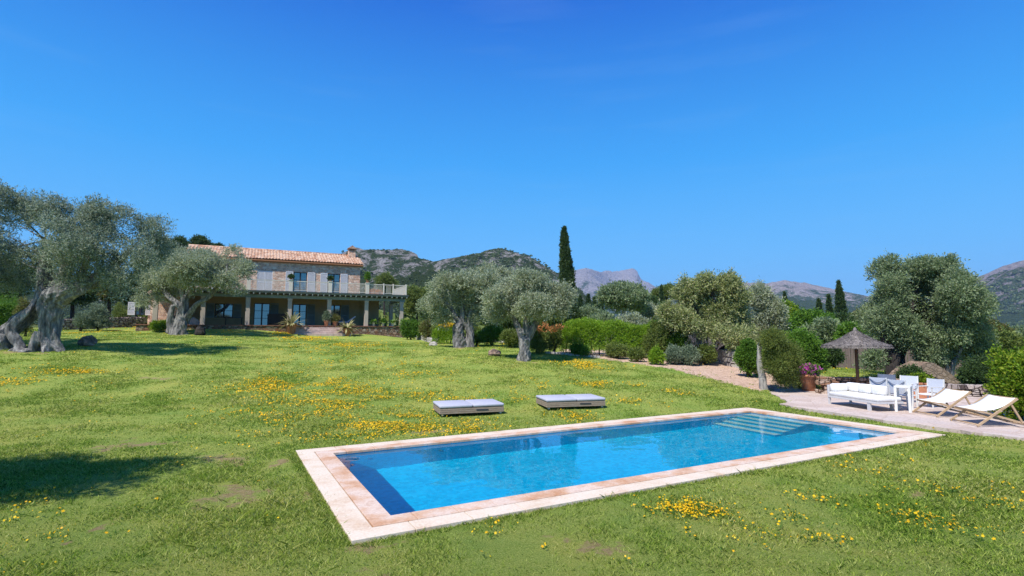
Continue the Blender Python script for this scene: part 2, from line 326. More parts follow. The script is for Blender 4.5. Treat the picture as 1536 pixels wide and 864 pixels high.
# ------------------------------------------------------------------ mesh helpers
class MB:
    def __init__(s): s.v = []; s.f = []
    def add(s, vs, fs):
        o = len(s.v); s.v += [tuple(map(float, p)) for p in vs]; s.f += [tuple(i + o for i in f) for f in fs]; return s
    def box(s, x0, x1, y0, y1, z0, z1):
        v = [(x0, y0, z0), (x1, y0, z0), (x1, y1, z0), (x0, y1, z0), (x0, y0, z1), (x1, y0, z1), (x1, y1, z1), (x0, y1, z1)]
        return s.add(v, [(0, 3, 2, 1), (4, 5, 6, 7), (0, 1, 5, 4), (1, 2, 6, 5), (2, 3, 7, 6), (3, 0, 4, 7)])
    def bar(s, a, b, wx, wz):
        a = Vector(a); b = Vector(b); d = (b - a).normalized(); up = Vector((0, 0, 1)) if abs(d.z) < .95 else Vector((0, 1, 0))
        x = d.cross(up).normalized() * wx / 2; z = x.cross(d).normalized() * wz / 2
        v = [p + sx * x + sz * z for p in (a, b) for sx, sz in ((-1, -1), (1, -1), (1, 1), (-1, 1))]
        return s.add(v, [(0, 1, 2, 3), (7, 6, 5, 4), (0, 4, 5, 1), (1, 5, 6, 2), (2, 6, 7, 3), (3, 7, 4, 0)])
    def tube(s, pts, rad, seg=10, gnarl=0.0, seed=0, cap=True, twist=0.0):
        pts = [Vector(p) for p in pts]; n = len(pts)
        if isinstance(rad, (int, float)): rad = [rad] * n
        vs = []; ref = None
        for i, p in enumerate(pts):
            d = (pts[min(i + 1, n - 1)] - pts[max(i - 1, 0)]).normalized()
            if ref is None: ref = d.orthogonal().normalized()
            ref = (ref - d * ref.dot(d)).normalized(); bi = d.cross(ref)
            for k in range(seg):
                th = 2 * math.pi * k / seg; r = rad[i]
                if gnarl:
                    q = th + twist * i / max(n, 1)
                    r *= 1 + gnarl * (.5 * math.sin(3 * q + seed) + .35 * math.sin(5 * q + seed * 2.1) + .25 * math.sin(9 * q + i * .3)
                                      + .8 * mnoise.noise(Vector((math.cos(q) * 1.6 + seed, math.sin(q) * 1.6, i * .22))))
                vs.append(p + (ref * math.cos(th) + bi * math.sin(th)) * r)
        fs = [(i * seg + k, i * seg + (k + 1) % seg, (i + 1) * seg + (k + 1) % seg, (i + 1) * seg + k) for i in range(n - 1) for k in range(seg)]
        if cap: fs += [tuple(range(seg))[::-1], tuple(range((n - 1) * seg, n * seg))]
        return s.add(vs, fs)
    def lathe(s, prof, seg=24, c=(0, 0, 0), close=True):
        vs = [(c[0] + r * math.cos(2 * math.pi * k / seg), c[1] + r * math.sin(2 * math.pi * k / seg), c[2] + z) for r, z in prof for k in range(seg)]
        n = len(prof)
        fs = [(i * seg + k, i * seg + (k + 1) % seg, (i + 1) * seg + (k + 1) % seg, (i + 1) * seg + k) for i in range(n - 1) for k in range(seg)]
        if close: fs += [tuple(range(seg))[::-1], tuple(range((n - 1) * seg, n * seg))]
        return s.add(vs, fs)
    def prism(s, poly, y0, y1):
        """polygon in x, z pushed from y0 to y1"""
        n = len(poly); vs = [(x, y0, z) for x, z in poly] + [(x, y1, z) for x, z in poly]
        return s.add(vs, [tuple(range(n)), tuple(range(n, 2 * n))[::-1]] + [(i, i + n, (i + 1) % n + n, (i + 1) % n) for i in range(n)])
    def build(s, name, mat, parent=None, smooth=False, bevel=0, off=None):
        me = bpy.data.meshes.new(name)
        v = np.array(s.v, float)
        if off is not None: v = v - np.array(off)
        me.from_pydata(v.tolist(), [], s.f); me.update()
        return link(name, me, mat, parent, smooth, bevel)
def link(name, me, mat, parent=None, smooth=False, bevel=0):
    me.materials.append(mat)
    if smooth: me.polygons.foreach_set('use_smooth', [True] * len(me.polygons))
    o = bpy.data.objects.new(name, me); col.objects.link(o)
    if parent: o.parent = parent
    if bevel:
        b = o.modifiers.new('bevel', 'BEVEL'); b.width = bevel; b.segments = 2; b.limit_method = 'ANGLE'
    return o
def np_mesh(name, V, Fq, mat, parent=None, smooth=False):
    """V (n,3); Fq (m,k) faces of equal size"""
    me = bpy.data.meshes.new(name); k = Fq.shape[1]
    me.vertices.add(len(V)); me.vertices.foreach_set('co', np.ascontiguousarray(V, dtype=np.float32).ravel())
    me.loops.add(Fq.size); me.loops.foreach_set('vertex_index', np.ascontiguousarray(Fq, dtype=np.int32).ravel())
    me.polygons.add(len(Fq)); me.polygons.foreach_set('loop_start', np.arange(len(Fq), dtype=np.int32) * k)
    me.update(calc_edges=True)
    return link(name, me, mat, parent, smooth)
def tag(o, label=None, cat=None, group=None, kind=None):
    if label: o['label'] = label
    if cat: o['category'] = cat
    if group: o['group'] = group
    if kind: o['kind'] = kind
    return o
def thing(name, label, cat, loc=(0, 0, 0), rz=0, group=None):
    o = bpy.data.objects.new(name, None); o.empty_display_size = .2; col.objects.link(o)
    o.location = tuple(map(float, loc)); o.rotation_euler = (0, 0, rz)
    return tag(o, label, cat, group)
def copy_tree(o, parent=None):
    c = o.copy(); col.objects.link(c); c.parent = parent
    for ch in [x for x in col.objects if x.parent == o]: copy_tree(ch, c)
    return c
def catmull(P, m=5):
    P = [np.array(p, float) for p in P]
    if len(P) < 3:
        return [P[0] + (P[-1] - P[0]) * i / m for i in range(m + 1)]
    Q = [2 * P[0] - P[1]] + P + [2 * P[-1] - P[-2]]; r = []
    for i in range(1, len(Q) - 2):
        for k in range(m):
            t = k / m; a, b, c, d = Q[i - 1:i + 3]
            r.append(.5 * (2 * b + (c - a) * t + (2 * a - 5 * b + 4 * c - d) * t * t + (3 * b - a - 3 * c + d) * t ** 3))
    r.append(P[-1]); return r
def unit(a): return a / np.maximum(np.linalg.norm(a, axis=-1, keepdims=True), 1e-9)
def leaves(P, D, per, sl, L, W, jit=.6):
    """per leaves on each twig starting at P and running sl along D; returns quads"""
    n = len(P)
    t = rng.random((n, per, 1)); base = P[:, None] + D[:, None] * sl * t + rng.normal(0, sl * .12, (n, per, 3))
    d = unit(D[:, None] + rng.normal(0, jit, (n, per, 3))); s = unit(np.cross(d, rng.normal(0, 1, (n, per, 3))))
    l = L * (.6 + .8 * rng.random((n, per, 1))); ww = W * (.7 + .6 * rng.random((n, per, 1)))
    nn = np.cross(d, s)
    V = np.stack([base, base + d * l * .5 + s * ww + nn * l * .06, base + d * l, base + d * l * .5 - s * ww + nn * l * .06], axis=2).reshape(-1, 3)
    return V, np.arange(len(V)).reshape(-1, 4)
def shell(cs, rs, n, inner=.5, up=.35, low_cut=-.8):
    """n twig roots and directions spread through the outer part of ellipsoids cs/rs"""
    wgt = (rs.prod(axis=1)) ** (2 / 3.); idx = rng.choice(len(cs), n, p=wgt / wgt.sum())
    d = unit(rng.normal(0, 1, (n, 3))); d[:, 2] = np.where(d[:, 2] < low_cut, -d[:, 2], d[:, 2])
    q = inner + (1 - inner) * rng.random((n, 1)) ** .6
    q = np.where(rng.random((n, 1)) < .12, 1 + .45 * rng.random((n, 1)), q)
    P = cs[idx] + d * q * rs[idx]
    D = unit(d * .8 + np.array([0, 0, up]) + rng.normal(0, .45, (n, 3)))
    return P, D
def subclumps(cs, rs, k, f0=.32, f1=.55):
    n = len(cs) * k; i = np.repeat(np.arange(len(cs)), k)
    d = unit(rng.normal(0, 1, (n, 3))); q = .25 + .55 * rng.random((n, 1))
    f = f0 + (f1 - f0) * rng.random((n, 1))
    return cs[i] + d * q * rs[i], rs[i] * f

def tree(name, label, cat, base, Y=None, branches=(), blobs=(), leaf='olive_leaf', bark='bark', n=4000, per=9, sl=.34, L=.12, W=.02,
         group=None, k=7, depth=1.0, gnarl=.28, remesh=.0, seg=14, up=.3, crown_name='crown', twigs=60, f0=.32, f1=.55, inner=.45):
    """branches and blobs are picture positions with radii in picture units at the tree's own distance"""
    if Y is None:
        b = gp(*base); Y = b[1]
    else:
        b = at(base[0], base[1], Y); b[2] = tz(b[0], b[1])
    px = Y / F_PX
    r0 = thing(name, label, cat, b, 0, group)
    rr = random.Random(hash((round(b[0], 2), n)) & 0xffff)
    tips = []
    if branches:
        t = MB()
        for bi, br in enumerate(branches):
            dy = rr.uniform(-.25, .25) if bi else 0; pts = []; rad = []
            for j, q in enumerate(br):
                p = at(q[0], q[1], Y); p[1] += (q[3] if len(q) > 3 else dy * j * .7)
                if j == 0 and bi == 0: p[2] = b[2] - .15
                pts.append(p); rad.append(q[2] * px)
            c = catmull(pts, 6); rs = np.interp(np.linspace(0, len(rad) - 1, len(c)), range(len(rad)), rad)
            sgn = gnarl if rad[0] > .12 else gnarl * .5
            t.tube(c, list(rs), seg if rad[0] > .1 else 8, sgn, seed=bi * 3.3 + b[0], twist=2.2)
            tips += [c[-1], c[int(len(c) * .7)]]
    cs, rs = [], []
    for q in blobs:
        u, v, ru, rv = q[:4]
        dd = ru * px * depth; off = q[4] if len(q) > 4 else rr.uniform(-.55, .55) * dd * 1.4
        c = at(u, v, Y); c[1] += off; cs.append(c); rs.append((ru * px, max(ru, rv) * px * .95, rv * px))
    cs = np.array(cs); rs = np.array(rs)
    if branches:
        for ci in rr.sample(range(len(cs)), len(cs)):
            tp = min(tips, key=lambda q: np.linalg.norm(np.array(q) - cs[ci]))
            tgt = cs[ci] + np.array([rr.uniform(-.3, .3), rr.uniform(-.3, .3), .2]) * rs[ci][0]
            mid = (np.array(tp) + tgt) / 2 + np.array([rr.uniform(-.2, .2), rr.uniform(-.2, .2), .15])
            c = catmull([tp, mid, tgt], 4); t.tube(c, list(np.linspace(max(.02, 1.6 * px), .012, len(c))), 6, .1, seed=ci)
        tr = t.build('trunk', M[bark], r0, smooth=True, off=b)
        if remesh:
            m = tr.modifiers.new('remesh', 'REMESH'); m.mode = 'VOXEL'; m.voxel_size = remesh; m.use_smooth_shade = True
    sc, sr = subclumps(cs, rs, k, f0, f1)
    P, D = shell(sc, sr, n, inner=inner, up=up)
    P = P + .05 * rng.normal(0, 1, P.shape)
    V, Fq = leaves(P - b, D, per, sl, L, W)
    np_mesh(crown_name, V, Fq, M[leaf], r0)
    return r0

# ================================================================== the ground
def in_poly(x, y, poly):
    x = np.asarray(x); y = np.asarray(y); r = np.zeros(x.shape, bool); n = len(poly)
    for i in range(n):
        x0, y0 = poly[i][:2]; x1, y1 = poly[(i + 1) % n][:2]
        c = ((y0 > y) != (y1 > y)) & (x < (x1 - x0) * (y - y0) / (y1 - y0 + 1e-12) + x0)
        r ^= c
    return r
PATIO = [plane(u, v, .03) for u, v in [(1152, 589), (1182, 603), (1172, 606), (1200, 612), (1262, 621), (1350, 634), (1440, 646), (1536, 658), (1700, 686)]]
PATIO += [np.array(p) for p in [(24, 13, 0), (24, 20.2, 0), (18, 21.3, 0), (13.4, 21.9, 0)]] + [plane(1190, 582, .03), plane(1160, 585, .03)]
BED = [gp(u, v) for u, v in [(820, 531), (870, 534), (930, 541), (985, 549), (1040, 561), (1085, 572), (1130, 583), (1150, 586)]] + \
      [np.array(p) for p in [(16, 27, 0), (20, 40, 0), (12, 42, 0), (4, 36, 0)]]
BARE = [(870, 822, 60, 16), (930, 832, 40, 12), (820, 795, 45, 10), (235, 567, 45, 5), (480, 722, 16, 40), (505, 785, 18, 22), (430, 690, 60, 14), (320, 745, 80, 22),
        (200, 668, 80, 10), (330, 690, 60, 10), (560, 835, 50, 16), (120, 790, 50, 12), (640, 650, 40, 6), (1120, 620, 60, 5), (1000, 700, 80, 5), (1380, 740, 60, 5), (40, 530, 80, 3), (268, 503, 30, 2.5), (690, 523, 25, 2), (788, 543, 22, 3)]
BAREW = []
for u, v, ru, rv in BARE:
    p = gp(u, v); a = gp(u + ru, v); b = gp(u, v + rv); c_ = gp(u, v - rv)
    BAREW.append((p[0], p[1], max(abs(a[0] - p[0]), .2), max(abs(c_[1] - b[1]) / 2, .2)))
def bare_mask(x, y):
    m = np.zeros(np.shape(x)); x, y = x + .45 * fbm(x / .7, y / .7, oct=3, seed=51), y + .45 * fbm(x / .7, y / .7, oct=3, seed=52)
    for cx, cy_, rx, ry in BAREW:
        q = ((x - cx) / rx) ** 2 + ((y - cy_) / ry) ** 2
        m = np.maximum(m, 1 - q)
    return np.clip(m, 0, 1)
def lines(a, b, step, far, g=1.28):
    m = list(np.arange(a, b + 1e-6, step)); s = step
    l, r = a, b; L_, R_ = [], []
    while r < far: s *= g; l -= s; r += s; L_.append(l); R_.append(r)
    return np.array(L_[::-1] + m + R_)
def fined(a, lo, hi_):
    k = (a > lo) & (a < hi_); return np.sort(np.concatenate([a, a[k] + .15]))
gx = fined(lines(-34, 30, .3, 12000), -6.5, 12.5); gy = fined(lines(-6, 62, .3, 12000), 5, 19.5)
GX, GY = np.meshgrid(gx, gy, indexing='ij'); GZ = terrain(GX, GY)
GZ = GZ + .035 * fbm(GX / 1.7, GY / 1.7, oct=3, seed=3) * (np.hypot(GX, GY) < 90)
pa, pb = pool_uv(GX, GY)
near_pool = (np.abs(pa) < PL / 2 + .5) & (np.abs(pb) < PW / 2 + .5); GZ = np.where(near_pool, -.05, GZ)
GZ = np.where((np.abs(pa) < PL / 2 - .38) & (np.abs(pb) < PW / 2 - .38), -3, GZ)
inP = in_poly(GX, GY, PATIO); GZ = np.where(inP, np.minimum(GZ, .01), GZ)
nx, ny = GX.shape; idx = np.arange(nx * ny).reshape(nx, ny)
Fg = np.stack([idx[:-1, :-1], idx[1:, :-1], idx[1:, 1:], idx[:-1, 1:]], -1).reshape(-1, 4)
# the lawn shader
m, nt, b = new_mat('lawn_ground'); b.inputs['Roughness'].default_value = .95; b.inputs['Specular IOR Level'].default_value = .1
tc = N(nt, 'ShaderNodeTexCoord'); ob = tc.outputs['Object']
def nzn(scale, det=5, rough=.6, vec=None):
    q = N(nt, 'ShaderNodeTexNoise', Scale=scale, Detail=det, Roughness=rough); nt.links.new(vec or ob, q.inputs['Vector']); return q.outputs[0]
fine = ramp(nt, nzn(60, 7, .9), [(.36, (.09, .14, .02)), (.5, (.28, .34, .065)), (.62, (.52, .50, .18))])
midc = ramp(nt, nzn(.45, 7, .68), [(.34, (.68, .86, .7)), (.5, (.95, 1, .9)), (.66, (1.2, 1.08, 1.0))])
mu = N(nt, 'ShaderNodeMixRGB', blend_type='MULTIPLY'); mu.inputs[0].default_value = 1
nt.links.new(fine.outputs[0], mu.inputs[1]); nt.links.new(midc.outputs[0], mu.inputs[2])
soil = ramp(nt, nzn(14, 6, .75), [(.3, (.20, .13, .06)), (.7, (.48, .35, .19))])
at_b = N(nt, 'ShaderNodeAttribute', attribute_name='bare'); at_s = N(nt, 'ShaderNodeAttribute', attribute_name='bed'); at_w = N(nt, 'ShaderNodeAttribute', attribute_name='wild')
ma = N(nt, 'ShaderNodeMath', operation='ADD'); nt.links.new(at_b.outputs['Fac'], ma.inputs[0])
mm = N(nt, 'ShaderNodeMath', operation='MULTIPLY_ADD'); nt.links.new(nzn(5, 6, .75), mm.inputs[0]); mm.inputs[1].default_value = 3.0; mm.inputs[2].default_value = -1.95
nt.links.new(mm.outputs[0], ma.inputs[1])
bf = ramp(nt, ma.outputs[0], [(.12, (0, 0, 0)), (.5, (.85, .85, .85))])
m1 = N(nt, 'ShaderNodeMixRGB'); nt.links.new(bf.outputs[0], m1.inputs[0]); nt.links.new(mu.outputs[0], m1.inputs[1]); nt.links.new(soil.outputs[0], m1.inputs[2])
sand = ramp(nt, nzn(6, 6, .75), [(.3, (.30, .19, .13)), (.5, (.60, .42, .31)), (.72, (.70, .54, .42))])
m2 = N(nt, 'ShaderNodeMixRGB'); nt.links.new(at_s.outputs['Fac'], m2.inputs[0]); nt.links.new(m1.outputs[0], m2.inputs[1]); nt.links.new(sand.outputs[0], m2.inputs[2])
wildc = ramp(nt, nzn(.05, 6, .7), [(.35, (.035, .055, .015)), (.6, (.10, .12, .035)), (.8, (.22, .17, .09))])
m3 = N(nt, 'ShaderNodeMixRGB'); nt.links.new(at_w.outputs['Fac'], m3.inputs[0]); nt.links.new(m2.outputs[0], m3.inputs[1]); nt.links.new(wildc.outputs[0], m3.inputs[2])
nt.links.new(m3.outputs[0], b.inputs['Base Color'])
bp = N(nt, 'ShaderNodeBump', Strength=1, Distance=.05); nt.links.new(nzn(45, 8, .85), bp.inputs['Height']); nt.links.new(bp.outputs[0], b.inputs['Normal'])
V = np.stack([GX, GY, GZ], -1).reshape(-1, 3)
ground = np_mesh('ground', V, Fg, m, None, True); ground['kind'] = 'structure'
def put_attr(o, name, arr):
    a_ = o.data.attributes.new(name, 'FLOAT', 'POINT'); a_.data.foreach_set('value', arr.astype(np.float32).ravel())
inB = in_poly(GX + .35 * fbm(GX / .8, GY / .8, seed=8), GY + .35 * fbm(GX / .8, GY / .8, seed=9), BED)
BAREG = bare_mask(GX, GY)
put_attr(ground, 'bare', BAREG); put_attr(ground, 'bed', inB.astype(float)); put_attr(ground, 'wild', sstep(45, 75, np.hypot(GX, GY - 10)) * 1.0)

# the light stone terrace by the pool
m, nt, b = new_mat('pale_stone_paving'); b.inputs['Roughness'].default_value = .9
tc = N(nt, 'ShaderNodeTexCoord'); ob = tc.outputs['Object']
v1 = N(nt, 'ShaderNodeTexVoronoi', Scale=1.6); v2 = N(nt, 'ShaderNodeTexVoronoi', Scale=1.6, feature='DISTANCE_TO_EDGE')
nt.links.new(ob, v1.inputs['Vector']); nt.links.new(ob, v2.inputs['Vector'])
sp = N(nt, 'ShaderNodeSeparateColor'); nt.links.new(v1.outputs['Color'], sp.inputs[0])
c1 = ramp(nt, sp.outputs[0], [(.1, (.50, .40, .345)), (.5, (.60, .50, .44)), (.9, (.54, .46, .42))])
c2 = ramp(nt, nzn(16, 8, .85), [(.34, (.50, .43, .40)), (.48, (.92, .9, .88)), (.7, (1.12, 1.12, 1.12))])
mu = N(nt, 'ShaderNodeMixRGB', blend_type='MULTIPLY'); mu.inputs[0].default_value = .8; nt.links.new(c1.outputs[0], mu.inputs[1]); nt.links.new(c2.outputs[0], mu.inputs[2])
e = ramp(nt, v2.outputs['Distance'], [(.0, (.86, .83, .80)), (.05, (1, 1, 1))])
mu2 = N(nt, 'ShaderNodeMixRGB', blend_type='MULTIPLY'); mu2.inputs[0].default_value = 1; nt.links.new(mu.outputs[0], mu2.inputs[1]); nt.links.new(e.outputs[0], mu2.inputs[2])
nt.links.new(mu2.outputs[0], b.inputs['Base Color'])
bp = N(nt, 'ShaderNodeBump', Strength=.6, Distance=.02); nt.links.new(nzn(22, 5), bp.inputs['Height']); nt.links.new(bp.outputs[0], b.inputs['Normal'])
pm = MB(); PZ = .045
poly = []
for i in range(len(PATIO)):                                  # a slightly ragged edge
    p, q = PATIO[i], PATIO[(i + 1) % len(PATIO)]; L_ = np.linalg.norm((q - p)[:2]); k = max(1, int(L_ / .3))
    for j in range(k):
        t = j / k; s_ = p + (q - p) * t; poly.append((s_[0] + rng.normal(0, .05), s_[1] + rng.normal(0, .05)))
pm.add([(x, y, PZ) for x, y in poly] + [(x, y, -.1) for x, y in poly],
       [tuple(range(len(poly)))] + [(i, (i + 1) % len(poly), (i + 1) % len(poly) + len(poly), i + len(poly)) for i in range(len(poly))])
patio = pm.build('terrace', m); patio['kind'] = 'structure'

# ================================================================== the pool
PR = math.atan2(PD[1], PD[0])
pool = thing('swimming_pool', 'long blue tiled swimming pool with pale and reddish stone coping in the lawn', 'swimming pool', (PC[0], PC[1], 0), PR)
def coping_mat(name, c1, c2, c3, c4):
    m, nt, b = new_mat(name); b.inputs['Roughness'].default_value = .75
    tc = N(nt, 'ShaderNodeTexCoord')
    q = N(nt, 'ShaderNodeTexNoise', Scale=1.5, Detail=8, Roughness=.66); nt.links.new(tc.outputs['Object'], q.inputs['Vector'])
    r = ramp(nt, q.outputs[0], [(.3, c1), (.45, c2), (.58, c3), (.75, c4)])
    q2 = N(nt, 'ShaderNodeTexNoise', Scale=30, Detail=5); nt.links.new(tc.outputs['Object'], q2.inputs['Vector'])
    mu = N(nt, 'ShaderNodeMixRGB', blend_type='OVERLAY'); mu.inputs[0].default_value = .35; nt.links.new(r.outputs[0], mu.inputs[1]); nt.links.new(q2.outputs[0], mu.inputs[2])
    nt.links.new(mu.outputs[0], b.inputs['Base Color']); return m
m_out = coping_mat('pale_coping_stone', (.52, .35, .22), (.64, .52, .40), (.67, .57, .46), (.55, .39, .25))
m_in = coping_mat('reddish_coping_stone', (.42, .19, .08), (.55, .35, .23), (.63, .50, .41), (.40, .19, .09))
def ring(hx, hy, wd, z0, z1, step, gap, mbx, mby=None):
    """slabs laid round a rectangle of half size hx, hy (outer), wd wide"""
    n = max(1, round(2 * hx / step)); s_ = 2 * hx / n
    for i in range(n):
        x0 = -hx + i * s_ + gap / 2; x1 = x0 + s_ - gap
        for y0, y1 in ((-hy, -hy + wd), (hy - wd, hy)): mbx.box(x0, x1, y0, y1, z0, z1)
    L_ = 2 * (hy - wd); n = max(1, round(L_ / step)); s_ = L_ / n
    for i in range(n):
        y0 = -hy + wd + i * s_ + gap / 2; y1 = y0 + s_ - gap
        for x0, x1 in ((-hx, -hx + wd), (hx - wd, hx)): (mby or mbx).box(x0, x1, y0, y1, z0, z1)
    return mbx
ho, hi = PL / 2, PW / 2
ring(ho, hi, .325, -.12, 0, .8, .009, MB()).build('outer_coping', m_out, pool, bevel=.006)
ring(ho - .34, hi - .34, .312, -.05, .002, .6, .009, MB()).build('inner_coping', m_in, pool, bevel=.006)
MBb = MB(); ring(ho - .03, hi - .03, .60, -.4, -.125, 20, 0, MBb).build('coping_bed', simple('grey_mortar', (.16, .14, .13), None, 10, .95), pool)
wx, wy, wd_ = ho - .64, hi - .64, 1.55
# mosaic tile
m, nt, b = new_mat('blue_mosaic'); b.inputs['Roughness'].default_value = .35
tc = N(nt, 'ShaderNodeTexCoord'); ob = tc.outputs['Object']
vo = N(nt, 'ShaderNodeTexVoronoi', Scale=14, Randomness=.2); nt.links.new(ob, vo.inputs['Vector'])
sp = N(nt, 'ShaderNodeSeparateColor'); nt.links.new(vo.outputs['Color'], sp.inputs[0])
r = ramp(nt, sp.outputs[0], [(0, (.000, .38, .60)), (.5, (.000, .46, .70)), (1, (.002, .52, .76))]); nt.links.new(r.outputs[0], b.inputs['Base Color'])
m_mos = m
bs = MB()
bs.add([(-wx, -wy, -wd_), (wx, -wy, -wd_), (wx, wy, -wd_), (-wx, wy, -wd_), (-wx, -wy, -.02), (wx, -wy, -.02), (wx, wy, -.02), (-wx, wy, -.02)],
       [(0, 1, 2, 3), (0, 4, 5, 1), (1, 5, 6, 2), (2, 6, 7, 3), (3, 7, 4, 0)])
o = .06; bs.add([(-wx - o, -wy - o, -wd_ - o), (wx + o, -wy - o, -wd_ - o), (wx + o, wy + o, -wd_ - o), (-wx - o, wy + o, -wd_ - o), (-wx - o, -wy - o, -.125), (wx + o, -wy - o, -.125), (wx + o, wy + o, -.125), (-wx - o, wy + o, -.125)],
       [(0, 3, 2, 1), (0, 1, 5, 4), (1, 2, 6, 5), (2, 3, 7, 6), (3, 0, 4, 7)])
basin = bs.build('basin', m_mos, pool)
m_step = simple('pale_step_mosaic', (.52, .66, .60), (.45, .60, .55), 20, .4)
recv = [basin]
for i in range(5):
    z = -.30 - .25 * i
    st = MB().box(wx - .34 * (i + 1), wx - .34 * i - .002, wy - 2.05, wy - .003, -wd_ + .005, z).build('step', m_mos, pool)
    tr = MB().box(wx - .34 * (i + 1) - .004, wx - .34 * i - .10, wy - 2.055, wy - .005, z + .002, z + .014).build('tread', m_step, st)
    recv += [st, tr]
m_lamp = simple('white_pool_fitting', (.75, .78, .78), None, 10, .4)
for a_, b_ in [(-4.75, 1), (-.3, 1), (4.3, 1)]:
    lt = MB(); cx = a_
    lt.tube([(cx, wy - .03, -.42), (cx, wy - .001, -.42)], .13, 20).build('pool_light', m_lamp, pool); recv.append(pool.children[-1] if pool.children else lt)
for a_, yy in [(-5.7, wy), (-4.1, wy), (-1.9, wy), (.1, wy), (3.0, wy), (5.7, wy)]:
    MB().tube([(a_, yy - .02, -.62), (a_, yy - .001, -.62)], .05, 14).build('water_inlet', m_lamp, pool)
# water surface
wxs = np.linspace(-wx + .001, wx - .001, 260); wys = np.linspace(-wy + .001, wy - .001, 90)
WX, WY = np.meshgrid(wxs, wys, indexing='ij')
WZ = -.058 + .0018 * fbm(WX * 1.7, WY * 2.2, oct=3, seed=21)
idx = np.arange(WX.size).reshape(WX.shape)
m, nt, b = new_mat('clear_pool_water'); nt.nodes.remove(b)
gl = N(nt, 'ShaderNodeBsdfGlass', IOR=1.33, Roughness=0.0, Color=(.90, .985, 1, 1)); nt.links.new(gl.outputs[0], nt.nodes['Material Output'].inputs[0])
water = np_mesh('pool_water', np.stack([WX, WY, WZ], -1).reshape(-1, 3), np.stack([idx[:-1, :-1], idx[1:, :-1], idx[1:, 1:], idx[:-1, 1:]], -1).reshape(-1, 4), m, None, True)
water.location = (PC[0], PC[1], 0); water.rotation_euler = (0, 0, PR); water['kind'] = 'structure'
water.cycles.is_caustics_caster = True
for o_ in recv:
    try: o_.cycles.is_caustics_receiver = True
    except Exception: pass
sd.cycles.is_caustics_light = True

# ================================================================== the villa
X0, Y0, ZF = -24.94, 50.0, 3.42
CS, SN = .9026, .4305; HR = math.atan2(SN, CS)
def s_at(u, back=0.0):
    r = (u - 768) / F_PX
    return (r * (Y0 + CS * back) - X0 + SN * back) / (CS - SN * r)
def hw(s, b_, z): return np.array([X0 + CS * s - SN * b_, Y0 + SN * s + CS * b_, ZF + z])
villa = thing('country_villa', 'two storey stone villa with tiled roof, pillared porch and balcony', 'house', (X0, Y0, ZF), HR)
BW = 4.2                                                     # the main wall stands this far behind the pillars
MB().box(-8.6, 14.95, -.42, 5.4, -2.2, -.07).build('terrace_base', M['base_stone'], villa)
MB().box(-8.65, 15.0, -.5, 5.45, -.065, 0).build('terrace_coping', M['brick_coping'], villa, bevel=.012)
for s_ in (-7.3, -3.65, 0, 3.65, 7.3, 10.95, 14.6):
    c = MB().box(s_ - .19, s_ + .19, -.19, .19, .001, 2.62).build('porch_column', M['column'], villa, bevel=.015)
    MB().box(s_ - .22, s_ + .22, -.22, .22, 2.5, 2.61).build('capital', M['column'], c)
MB().box(14.41, 14.79, 4.7, 5.08, .001, 2.62).build('porch_column', M['column'], villa, bevel=.015)
MB().box(-7.6, 14.95, -.16, .16, 2.625, 2.92).build('porch_beam', M['olive_paint'], villa, bevel=.01)
MB().box(14.44, 14.76, .17, 5.0, 2.625, 2.92).build('porch_beam', M['olive_paint'], villa, bevel=.01)
s_ = -7.4
while s_ < 15.0:
    MB().box(s_, s_ + .09, -.72, BW - .02, 2.923, 3.07).build('rafter', M['olive_paint'], villa); s_ += .52
MB().box(-7.8, 15.15, -.62, 5.3, 3.075, 3.14).build('porch_ceiling', M['olive_paint'], villa)
MB().box(-7.85, 15.22, -.70, 5.35, 3.143, 3.29).build('balcony_floor', M['fascia'], villa, bevel=.01)
# walls with openings
def wall(s0, s1, z0, z1, y0, y1, ops):
    mb = MB(); xs = sorted({s0, s1, *[q for o_ in ops for q in o_[:2]]})
    for a_, b_ in zip(xs[:-1], xs[1:]):
        mid = (a_ + b_) / 2; zz = z0
        for o_ in sorted([q for q in ops if q[0] < mid < q[1]], key=lambda q: q[2]):
            if o_[2] > zz: mb.box(a_, b_, y0, y1, zz, o_[2])
            zz = o_[3]
        if zz < z1: mb.box(a_, b_, y0, y1, zz, z1)
    return mb
W1, W2, W3 = (.66, 2.1), (4.12, 5.45), (7.55, 8.82)
up = [(W1[0], W1[1], 3.30, 5.72), (*W2, 3.30, 5.72), (*W3, 3.30, 5.72), (-3.6, -2.3, 3.30, 5.72)]
lo = [(.5, 1.97, .0, 2.32), (4.15, 5.5, .0, 2.32), (7.7, 8.95, .0, 2.32), (-3.0, -1.4, .8, 2.2)]
wall(-5.5, 10.95, 3.292, 6.75, BW, BW + .4, up).build('upper_front_wall', M['villa_stone'], villa)
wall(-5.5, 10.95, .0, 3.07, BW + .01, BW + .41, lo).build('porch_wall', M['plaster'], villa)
MB().box(10.55, 10.95, BW + .402, 12.2, -1, 6.75).build('right_wall', M['villa_stone'], villa)
MB().box(-5.5, -5.1, BW + .402, 12.2, -1, 6.75).build('left_wall', M['villa_stone'], villa)
MB().box(-5.1, 10.55, 11.8, 12.2, -1, 6.75).build('rear_wall', M['villa_stone'], villa)
MB().box(-5.09, 10.54, BW + .42, 11.79, 3.0, 3.05).build('inner_floor', M['dark_furniture'], villa)
MB().box(-5.09, 10.54, 7.2, 7.3, 0, 6.6).build('inner_wall', M['plaster'], villa)
